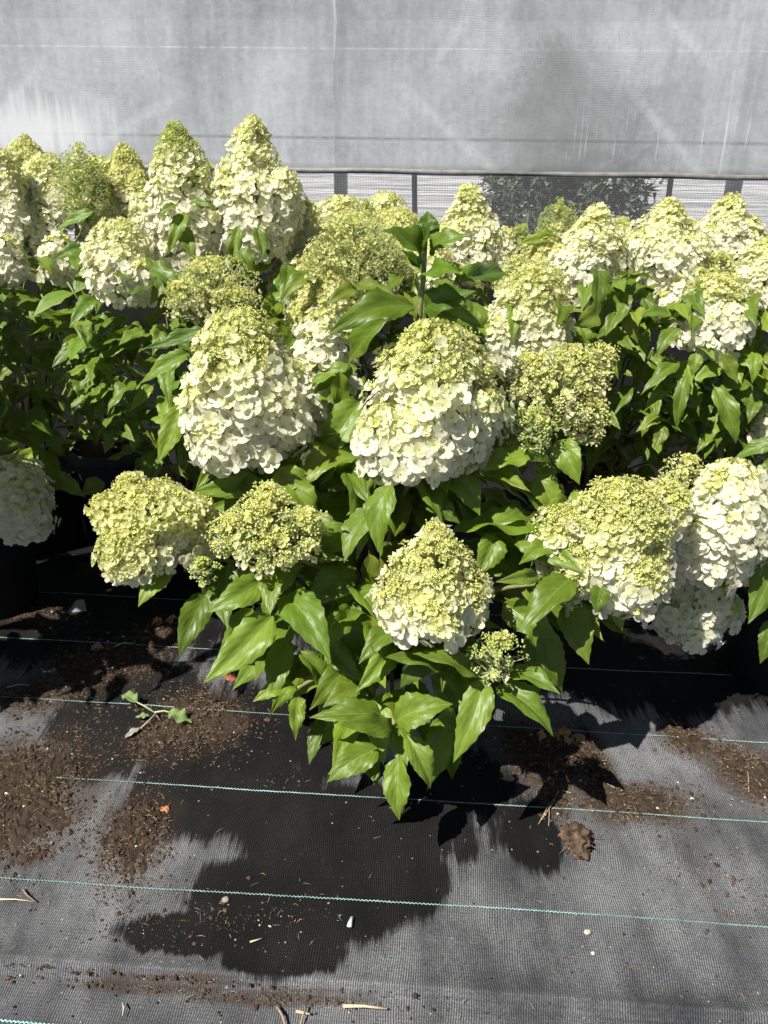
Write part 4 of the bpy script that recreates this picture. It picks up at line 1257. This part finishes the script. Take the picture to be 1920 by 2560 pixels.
r1.head(1350, 660, 120, 150, 2.2, 'lime', leaves=1, lsize=.12)
r1.head(1700, 740, 120, 110, 2.1, 'white', leaves=1, lsize=.12)
bushy(r1, 8, 0.36, 0.4, 0.85, 0.14, 4, cx=0.05, cy=-0.1)
r1.fill(1600, 900, 230, 210, 90, 1.9, 2.2, .13)
r1.fill(1600, 740, 300, 80, 36, 2.1, 2.35, .12)
r1.fill(1560, 1080, 260, 70, 26, 1.95, 2.2, .13)
r1.finish()
r2 = Plant('far right hydrangea with a short rounded yellow head against the netting', (1.14, 2.35), 63)
r2.kf = 0.80; r2.lodrank = 1.0
r2.head(1818, 565, 145, 155, 2.3, 'cream', shape='cone', leaves=1, lsize=.12)
r2.head(1785, 775, 205, 200, 2.0, 'mid', leaves=2, lsize=.12)
r2.head(1790, 680, 130, 110, 2.15, 'bud', leaves=1, lsize=.12, k=.9)
r2.head(1905, 690, 140, 190, 2.05, 'cream', leaves=1, lsize=.12)
r2.head(1910, 1060, 60, 90, 1.95, 'white', leaves=0, lsize=.12)
r2.head(1740, 640, 130, 170, 2.35, 'cream', leaves=0)
r2.head(1870, 630, 120, 140, 2.3, 'cream', leaves=0, seed=7)
bushy(r2, 8, 0.38, 0.4, 0.82, 0.14, 4, cy=-0.1)
r2.fill(1830, 940, 150, 200, 70, 1.9, 2.2, .14)
r2.finish()

# ------------------------------------------------------------------ tree behind the net
tr = bpy.data.objects.new('conifer_tree', None); COL.objects.link(tr)
tp = at(1415, 480, 5.15); tr.location = (tp.x, tp.y, 0)
tag(tr, 'dark bushy conifer seen through the netting', 'tree')
b = MB(); b.tube([(0, 0, 0), (0.02, 0, 1.0), (0, 0.01, 2.1)], [0.06, 0.045, 0.01], 8, (0.09, 0.07, 0.05))
link('trunk', b.mesh('trunk', M_STEM), tr)
r_ = random.Random(77); b = MB()
for i in range(60):
    a = r_.uniform(0, 6.28); z = 0.3 + 1.5 * r_.random(); q = 0.4
    b.tube([(0, 0, z - 0.1), (q * 0.5 * math.cos(a), q * 0.5 * math.sin(a), z), (q * math.cos(a), q * math.sin(a), z + 0.03)], [0.012, 0.007, 0.003], 4, (0.08, 0.06, 0.045), False)
for i in range(360):
    d = Vector((r_.gauss(0, 1), r_.gauss(0, 1), r_.gauss(0, 1))).normalized() * r_.random() ** 0.4
    c0 = Vector((d.x * 0.46, d.y * 0.42, 1.05 + d.z * 0.85)); f0 = r_.uniform(0.5, 1.5)
    for j in range(34):
        P = c0 + Vector((r_.gauss(0, .05), r_.gauss(0, .05), r_.gauss(0, .05)))
        dd = (Vector((d.x, d.y, 0.15)) + Vector((r_.gauss(0, .6), r_.gauss(0, .6), r_.gauss(0, .6)))).normalized() * r_.uniform(0.05, 0.09)
        s_ = dd.cross(Vector((r_.gauss(0, 1), r_.gauss(0, 1), r_.gauss(0, 1)))).normalized() * 0.011
        b.add([P - s_, P + s_, P + dd], [(0, 1, 2)], np.array((0.11, 0.135, 0.085)) * r_.uniform(0.75, 1.25) * (0.6 + 0.4 * f0))
link('crown', b.mesh('crown', M_STEM), tr)

# ------------------------------------------------------------------ spilled soil
def gbase(x, y):
    return -0.0145 + 0.4 * und(x, y) if unyaw((x, y, 0)).y < HEM_Y - 0.002 else und(x, y)
r_ = random.Random(5)
soil = MB()
OCT = (np.array([(1, 0, 0), (-1, 0, 0), (0, 1, 0), (0, -1, 0), (0, 0, 1), (0, 0, -1)], dtype=np.float32),
       np.array([(0, 2, 4), (2, 1, 4), (1, 3, 4), (3, 0, 4), (2, 0, 5), (1, 2, 5), (3, 1, 5), (0, 3, 5)]))
np.random.seed(8)
def crumb(p, s, col):
    V = OCT[0] * np.random.uniform(0.5, 1.3, (6, 3)) * s * np.array((1, 1, 0.7))
    a = r_.uniform(0, 6.28); c, s2 = math.cos(a), math.sin(a)
    V = np.stack([V[:, 0] * c - V[:, 1] * s2, V[:, 0] * s2 + V[:, 1] * c, V[:, 2]], 1)
    soil.add(V + np.array(p), OCT[1], col)
def sliver(mb, p, ln, wd, col, lift=0.002):
    a = r_.uniform(0, 6.28); d = Vector((math.cos(a), math.sin(a), r_.uniform(-.15, .25))) * ln * 0.5
    n = Vector((-math.sin(a), math.cos(a), 0)) * wd
    m = Vector(p) + Vector((0, 0, lift)) + n * r_.uniform(-2, 2)
    A, B = Vector(p) - d, Vector(p) + d
    A.z = max(A.z, p[2] + 0.0005); B.z = max(B.z, p[2] + 0.0005)
    mb.add([A - n * .4, A + n * .4, m + n, B, m - n, m + Vector((0, 0, wd))], [(0, 1, 5), (1, 2, 5), (2, 3, 5), (3, 4, 5), (4, 0, 5)], col)
for (px, py, rx, ry, den, th) in SOIL:
    c, hx, hy = ell(px, py, rx, ry)
    ph = [r_.uniform(0, 6.28) for _ in range(4)]
    def edge(a): return 1 + 0.22 * math.sin(2 * a + ph[0]) + 0.14 * math.sin(3 * a + ph[1]) + 0.10 * math.sin(7 * a + ph[2]) + 0.30 * mnoise.noise(Vector((math.cos(a) * 3.2, math.sin(a) * 3.2, ph[3]))) + 0.18 * mnoise.noise(Vector((math.cos(a) * 9, math.sin(a) * 9, ph[3])))
    if den >= 0.6:
        NR, NA = 16, 96
        V, C = [], []
        for i in range(NR):
            for k in range(NA):
                a = 2 * math.pi * k / NA; q = i / (NR - 1) * edge(a)
                x, y = c.x + hx * 0.86 * q * math.cos(a), c.y + 0.86 * hy * q * math.sin(a)
                z = gbase(x, y) + 0.55 * th * (1 - (i / (NR - 1)) ** 2) * (0.55 + 0.9 * (0.5 + 0.5 * mnoise.noise(Vector((x * 28, y * 28, 1))))) + 0.006 * mnoise.noise(Vector((x * 75, y * 75, 2))) - 0.0035 * (i / (NR - 1)) ** 2
                V.append((x, y, z)); f = 0.75 + 0.5 * mnoise.noise(Vector((x * 60, y * 60, 9)))
                C.append((0.062 * f, 0.044 * f, 0.031 * f))
        T = []
        for i in range(NR - 1):
            for k in range(NA):
                a0, a1 = i * NA + k, i * NA + (k + 1) % NA
                T += [(a0, a0 + NA, a1 + NA), (a0, a1 + NA, a1)]
        soil.add(V, T, C)
    area = math.pi * hx * hy
    for i in range(int(area * 52000 * den)):
        a = r_.uniform(0, 6.28); q = math.sqrt(r_.random()) * (1.0 + abs(r_.gauss(0, 0.40)) if r_.random() < 0.55 else 1.0) * edge(a)
        x, y = c.x + hx * q * math.cos(a), c.y + hy * q * math.sin(a)
        top = gbase(x, y) + (0.55 * th * max(0, 1 - q * q * 1.35) * (0.55 + 0.9 * (0.5 + 0.5 * mnoise.noise(Vector((x * 28, y * 28, 1))))) if den >= .6 else 0)
        s_ = min(0.0065, 0.0009 * math.exp(abs(r_.gauss(0, 0.75))))
        u = r_.random()
        if u < 0.91:
            f = r_.uniform(0.45, 1.35)
            crumb((x, y, top + s_ * 0.35), s_, (0.088 * f, 0.061 * f, 0.041 * f))
        elif u < 0.985:
            f = r_.uniform(0.5, 1.2)
            sliver(soil, (x, y, top + 0.0015), r_.uniform(0.005, 0.018), r_.uniform(0.0004, 0.0008), (0.30 * f, 0.22 * f, 0.13 * f))
        else:
            crumb((x, y, top + s_ * 0.4), s_ * 0.8, (0.6, 0.57, 0.5))
tag(link('spilled_soil', soil.mesh('spilled_soil', M_SOIL, smooth=False)), 'brown potting soil and plant fibres spilled across the black ground cloth', 'soil', kind='stuff')
# single stray bits over the whole cloth
stray = MB(); soil = stray
for i in range(900):
    px, py = r_.uniform(-60, 1980), r_.uniform(1500, 2600)
    p = ground(px, py)
    if unyaw(p).y < HEM_Y: p.z = -0.015
    else: p.z = und(p.x, p.y)
    if r_.random() < 0.62:
        f = r_.uniform(0.3, 1.2); s_ = r_.uniform(0.0008, 0.0028); crumb((p.x, p.y, p.z + s_ * .3), s_, (0.06 * f, 0.045 * f, 0.032 * f))
    elif r_.random() < 0.6:
        f = r_.uniform(0.5, 1.1); sliver(stray, (p.x, p.y, p.z + 0.001), r_.uniform(0.006, 0.02), 0.0006, (0.32 * f, 0.24 * f, 0.15 * f))
    else:
        s_ = r_.uniform(0.0007, 0.0016); crumb((p.x, p.y, p.z + s_ * .4), s_, (0.55, 0.52, 0.44))
tag(link('scattered_litter', stray.mesh('scattered_litter', M_SOIL, smooth=False)), 'stray crumbs and straw bits scattered over the cloth', 'litter', kind='stuff')

# ------------------------------------------------------------------ single things lying on the cloth
def floor_pt(px, py):
    p = ground(px, py)
    p.z = -0.013 if unyaw(p).y < HEM_Y else und(p.x, p.y)
    return p

# soil clod
P = floor_pt(1440, 2112); mb = MB(); rr = random.Random(9)
V, T = [], []
NL, NK = 26, 40
for i in range(NL):
    th = math.pi * i / (NL - 1)
    for k in range(NK):
        a = 2 * math.pi * k / NK
        d = Vector((math.sin(th) * math.cos(a), math.sin(th) * math.sin(a), math.cos(th)))
        q = 1 + 0.45 * mnoise.noise(d * 1.7 + Vector((3, 1, 0))) + 0.35 * mnoise.noise(d * 3.5) + 0.16 * mnoise.noise(d * 8)
        V.append((d.x * 0.028 * q * (1.0 + 0.25 * d.y), d.y * 0.036 * q, max(-0.001, 0.010 + d.z * 0.019 * q)))
for i in range(NL - 1):
    for k in range(NK):
        a0, a1 = i * NK + k, i * NK + (k + 1) % NK
        T += [(a0, a0 + NK, a1 + NK), (a0, a1 + NK, a1)]
C = [np.array((0.12, 0.082, 0.055)) * (0.75 + 0.9 * mnoise.noise(Vector(v) * 70)) for v in V]
mb.add(V, T, C)
o = tag(link('soil_clod', mb.mesh('soil_clod', M_SOIL), loc=P), 'fist sized lump of brown root soil on the dusty cloth', 'soil clod')
fb = MB()
for i in range(16):
    a = rr.uniform(0, 6.28); q = Vector((0.03 * math.cos(a), 0.036 * math.sin(a), rr.uniform(0.006, 0.026)))
    e = q + Vector((math.cos(a) * rr.uniform(0.004, 0.02), math.sin(a) * rr.uniform(0.004, 0.02), rr.uniform(-0.006, 0.008)))
    fb.tube([q * 0.8, q, e], [0.0009, 0.0007, 0.0003], 4, (0.20, 0.14, 0.09), False)
tag(link('root_fibre', fb.mesh('root_fibre', M_LITTER), o), kind='stuff')

# uprooted seedling
sd = bpy.data.objects.new('uprooted_seedling', None); COL.objects.link(sd)
S0 = floor_pt(388, 1795); sd.location = S0
tag(sd, 'pulled pale green seedling lying on the spilled soil', 'seedling')
def lpt(px, py, h): return floor_pt(px, py) - S0 + Vector((0, 0, h))
def sstem(pts, r0, r1, col, name='stem'):
    n = len(pts); V, T = tube_geo(pts, [r0 + (r1 - r0) * i / (n - 1) for i in range(n)], 6)
    link(name, make_mesh(name, V, T, np.tile(col, (len(V), 1)), mat=M_LITTER), sd)
sstem([lpt(388, 1793, .012), lpt(365, 1785, .02), lpt(342, 1775, .022)], 0.0022, 0.0015, (0.42, 0.46, 0.26))
sstem([lpt(388, 1793, .012), lpt(412, 1794, .018), lpt(437, 1802, .02)], 0.0024, 0.0016, (0.42, 0.48, 0.24))
sstem([lpt(392, 1795, .012), lpt(372, 1815, .012), lpt(348, 1832, .008)], 0.002, 0.0015, (0.42, 0.40, 0.32))
sstem([lpt(388, 1793, .012), lpt(396, 1800, .006), lpt(402, 1806, .002)], 0.0018, 0.0006, (0.30, 0.22, 0.14), 'root')
M_SEED = mat_leaf('leaf_pale', (0.20, 0.30, 0.10), (0.30, 0.40, 0.16), (0.3, 0.42, 0.12), (0.4, 0.48, 0.25))
M_WILT = mat_leaf('leaf_wilted', (0.34, 0.33, 0.29), (0.45, 0.44, 0.39), (0.3, 0.3, 0.2), (0.5, 0.5, 0.42))
def sleaf(a, b_, wd, me, mat, name='leaf'):
    B, Tt = a, b_; ax = (Tt - B); L = ax.length; ax.normalize()
    n = Vector((0, 0, 1)); n = (n - ax * n.dot(ax)).normalized(); x = ax.cross(n)
    M = Matrix(((x.x * wd * 2, ax.x * L, n.x * L, B.x), (x.y * wd * 2, ax.y * L, n.y * L, B.y), (x.z * wd * 2, ax.z * L, n.z * L, B.z), (0, 0, 0, 1)))
    m2 = me.copy(); m2.materials.clear(); m2.materials.append(mat)
    return link(name, m2, sd, M)
sleaf(lpt(346, 1778, .022), lpt(308, 1752, .016), 0.032, leaf_mesh(51, .9, .5, .2, .3, wr=0.5, nseg=10), M_SEED)
sleaf(lpt(425, 1797, .020), lpt(482, 1818, .010), 0.040, leaf_mesh(52, .8, .3, .3, .4, wr=0.5, nseg=10), M_SEED)
sleaf(lpt(375, 1803, .012), lpt(340, 1805, .012), 0.018, leaf_mesh(53, .9, .4, .2, .3, wr=0.5, nseg=10), M_SEED)
sleaf(lpt(352, 1829, .010), lpt(312, 1850, .005), 0.018, leaf_mesh(54, .4, .7, .1, .3, wr=0.5, nseg=10), M_WILT)

# dry curled leaves
def dry_leaf(px, py, size, ang, label, col, seed):
    rr = random.Random(seed); P = floor_pt(px, py)
    def f(u, v):
        t = v; wd = math.sin(math.pi * min(1, t * 0.97 + 0.02)) ** 0.7 * 0.42
        x = (u - 0.5) * 2 * wd; y = t - 0.5
        z = 0.10 + 0.55 * x * x + 0.22 * math.sin(t * 7 + seed) * (0.5 + abs(x)) + 0.16 * mnoise.noise(Vector((x * 5, y * 5, seed))) + 0.06 * math.sin(x * 21)
        return (x + 0.1 * math.sin(t * 9), y, max(0.01, z))
    V, T = grid_geo(9, 12, f)
    c, s = math.cos(ang), math.sin(ang)
    V = [((x * c - y * s) * size, (x * s + y * c) * size, z * size) for x, y, z in V]
    C = [np.array(col) * rr.uniform(0.6, 1.2) for _ in V]
    tag(link('dry_leaf', make_mesh('dry_leaf', V, T, C, mat=M_LITTER), loc=P), label, 'dry leaf', 'curled dry leaves on the ground')
OR = (0.42, 0.20, 0.10)
dry_leaf(395, 1560, 0.040, 0.6, 'crumpled orange dry leaf, left of the pair beside the lowest lime head', OR, 1)
dry_leaf(428, 1552, 0.036, -0.8, 'crumpled orange dry leaf, right of the pair beside the lowest lime head', OR, 2)
dry_leaf(243, 1622, 0.034, 1.2, 'pinkish brown dry leaf lying on a cyan thread', (0.42, 0.25, 0.18), 3)
dry_leaf(577, 1695, 0.034, 0.3, 'rust brown dry leaf tucked under a hanging green leaf', (0.35, 0.13, 0.06), 4)
dry_leaf(410, 2026, 0.020, 0.9, 'tiny orange leaf scrap on the dark soil edge', (0.5, 0.22, 0.09), 5)
dry_leaf(1345, 1850, 0.040, 1.4, 'orange brown dry leaf just under the lowest right leaf tip', (0.50, 0.27, 0.13), 6)
dry_leaf(1400, 1848, 0.050, 1.7, 'orange dry leaf scrap next to the long tan leaf', (0.50, 0.27, 0.13), 7)
dry_leaf(1440, 1862, 0.050, 2.2, 'long tan dry leaf curling towards the soil', (0.38, 0.24, 0.14), 8)
dry_leaf(1780, 1588, 0.024, 0.2, 'small tan leaf scrap below the shaded white head', (0.6, 0.42, 0.28), 9)

# straws, needles, twigs
def straw(name, pix, r0, col, label, cat, group=None, h=0.004):
    pts = [floor_pt(x, y) + Vector((0, 0, h + (0.004 if 0 < i < len(pix) - 1 else 0))) for i, (x, y) in enumerate(pix)]
    b = MB(); b.tube(pts, [r0 * (1 - 0.45 * i / (len(pts) - 1)) for i in range(len(pts))], 5, col)
    o_ = link(name, b.mesh(name, M_LITTER, off=pts[0]), loc=pts[0])
    tag(o_, label, cat, group)
NG = 'pine needles on the cloth'
TAN = (0.46, 0.33, 0.20)
straw('pine_needle', [(1383, 2003), (1366, 2030), (1345, 2066)], 0.0010, TAN, 'tan pine needle left of the soil clod, steepest of three', 'pine needle', NG)
straw('pine_needle', [(1395, 1985), (1380, 2020), (1352, 2058)], 0.0010, TAN, 'long tan pine needle crossing the cyan thread above the clod', 'pine needle', NG, .007)
straw('pine_needle', [(1374, 2015), (1372, 2040), (1371, 2070)], 0.0010, TAN, 'tan pine needle pointing straight at the viewer above the clod', 'pine needle', NG)
straw('pine_needle', [(1405, 1982), (1428, 1988)], 0.0012, (0.62, 0.50, 0.33), 'pale short needle beside the leaf shadow', 'pine needle', NG)
straw('pine_needle', [(1865, 1920), (1869, 1950), (1871, 1982)], 0.0011, TAN, 'upright tan needle on the soil at the right edge', 'pine needle', NG)
straw('pine_needle', [(1885, 1948), (1903, 1968)], 0.0011, TAN, 'short slanting needle on the soil at the right edge', 'pine needle', NG)
straw('pine_needle', [(1680, 1806), (1700, 1828)], 0.0012, (0.6, 0.5, 0.32), 'pale needle at the edge of the round shadow', 'pine needle', NG)
straw('pine_needle', [(1516, 1965), (1546, 1980)], 0.0012, (0.6, 0.5, 0.34), 'pale needle on the soil behind the clod', 'pine needle', NG)
straw('straw_stalk', [(0, 2250), (40, 2254), (85, 2256)], 0.0017, (0.62, 0.54, 0.34), 'pale yellow straw stalk at the left edge', 'straw')
straw('twig', [(58, 2225), (68, 2243), (92, 2258)], 0.0022, (0.26, 0.18, 0.12), 'short bent brown twig beside the pale straw stalk', 'twig')
straw('straw_stalk', [(858, 2506), (910, 2510), (968, 2513)], 0.0030, (0.66, 0.50, 0.33), 'broad bleached straw lying along the cloth overlap', 'straw')
straw('twig', [(692, 2508), (705, 2532), (716, 2565)], 0.0026, (0.34, 0.25, 0.17), 'split brown stick at the bottom edge', 'twig')
straw('twig', [(766, 2508), (756, 2535), (748, 2560)], 0.0018, (0.42, 0.32, 0.2), 'thin tan twig right of the split stick', 'twig')
straw('straw_stalk', [(740, 2519), (775, 2526)], 0.0030, (0.55, 0.40, 0.25), 'short flat straw chip between the two sticks', 'straw')
straw('straw_stalk', [(625, 2357), (655, 2348)], 0.0018, (0.62, 0.47, 0.28), 'tan straw chip on the damp patch', 'straw')
straw('straw_stalk', [(305, 2498), (308, 2515), (304, 2530)], 0.0014, (0.6, 0.5, 0.34), 'curved straw bit below the overlap', 'straw')
straw('straw_stalk', [(18, 1722), (48, 1719), (76, 1718)], 0.0016, (0.6, 0.5, 0.36), 'straight straw near the left edge beside a thread', 'straw')
straw('straw_stalk', [(284, 1622), (310, 1614), (338, 1612)], 0.0018, (0.52, 0.42, 0.30), 'frayed straw on the soil right of the pinkish leaf', 'straw')
# white chalky stick
straw('chalk_stick', [(873, 2323), (880, 2300)], 0.0050, (0.62, 0.68, 0.66), 'stubby white chalky stick on the damp black cloth', 'stick', h=0.006)

def pebble(px, py, s, col, label, name='pebble'):
    P = floor_pt(px, py); rr = random.Random(px)
    V, T = [], []
    for i in range(8):
        th = math.pi * i / 7
        for k in range(10):
            a = 2 * math.pi * k / 10
            d = Vector((math.sin(th) * math.cos(a), math.sin(th) * math.sin(a), math.cos(th)))
            q = s * (1 + 0.3 * mnoise.noise(d * 2 + Vector((px, py, 0))))
            V.append((d.x * q * 1.2, d.y * q, d.z * q * 0.7 + s * 0.5))
    for i in range(7):
        for k in range(10):
            a0, a1 = i * 10 + k, i * 10 + (k + 1) % 10
            T += [(a0, a0 + 10, a1 + 10), (a0, a1 + 10, a1)]
    tag(link(name, make_mesh(name, V, T, np.tile(col, (len(V), 1)), mat=M_LITTER), loc=P), label, 'pebble', 'pebbles on the cloth')
pebble(1468, 2333, 0.0055, (0.45, 0.40, 0.32), 'cream pebble on the dusty cloth below the lowest full thread')
pebble(565, 2252, 0.006, (0.30, 0.25, 0.20), 'brown stone touching the lowest cyan thread')
pebble(1482, 2385, 0.003, (0.7, 0.68, 0.62), 'tiny white pebble nearest the lower right corner')
# plastic shard
P = floor_pt(195, 1528); b = MB()
b.add([(-.025, -.015, .002), (.028, -.004, .002), (.012, .022, .022), (-.006, .018, .026), (-.02, -.013, .004), (.024, -.002, .004), (.012, .024, .024)],
      [(0, 1, 2), (0, 2, 3), (4, 6, 5), (4, 3, 6), (0, 4, 5), (0, 5, 1), (1, 5, 6), (1, 6, 2)], (0.24, 0.25, 0.26))
tag(link('plastic_shard', b.mesh('plastic_shard', M_POT, smooth=False), loc=P), 'small grey plastic shard at the edge of the left shade', 'plastic shard')
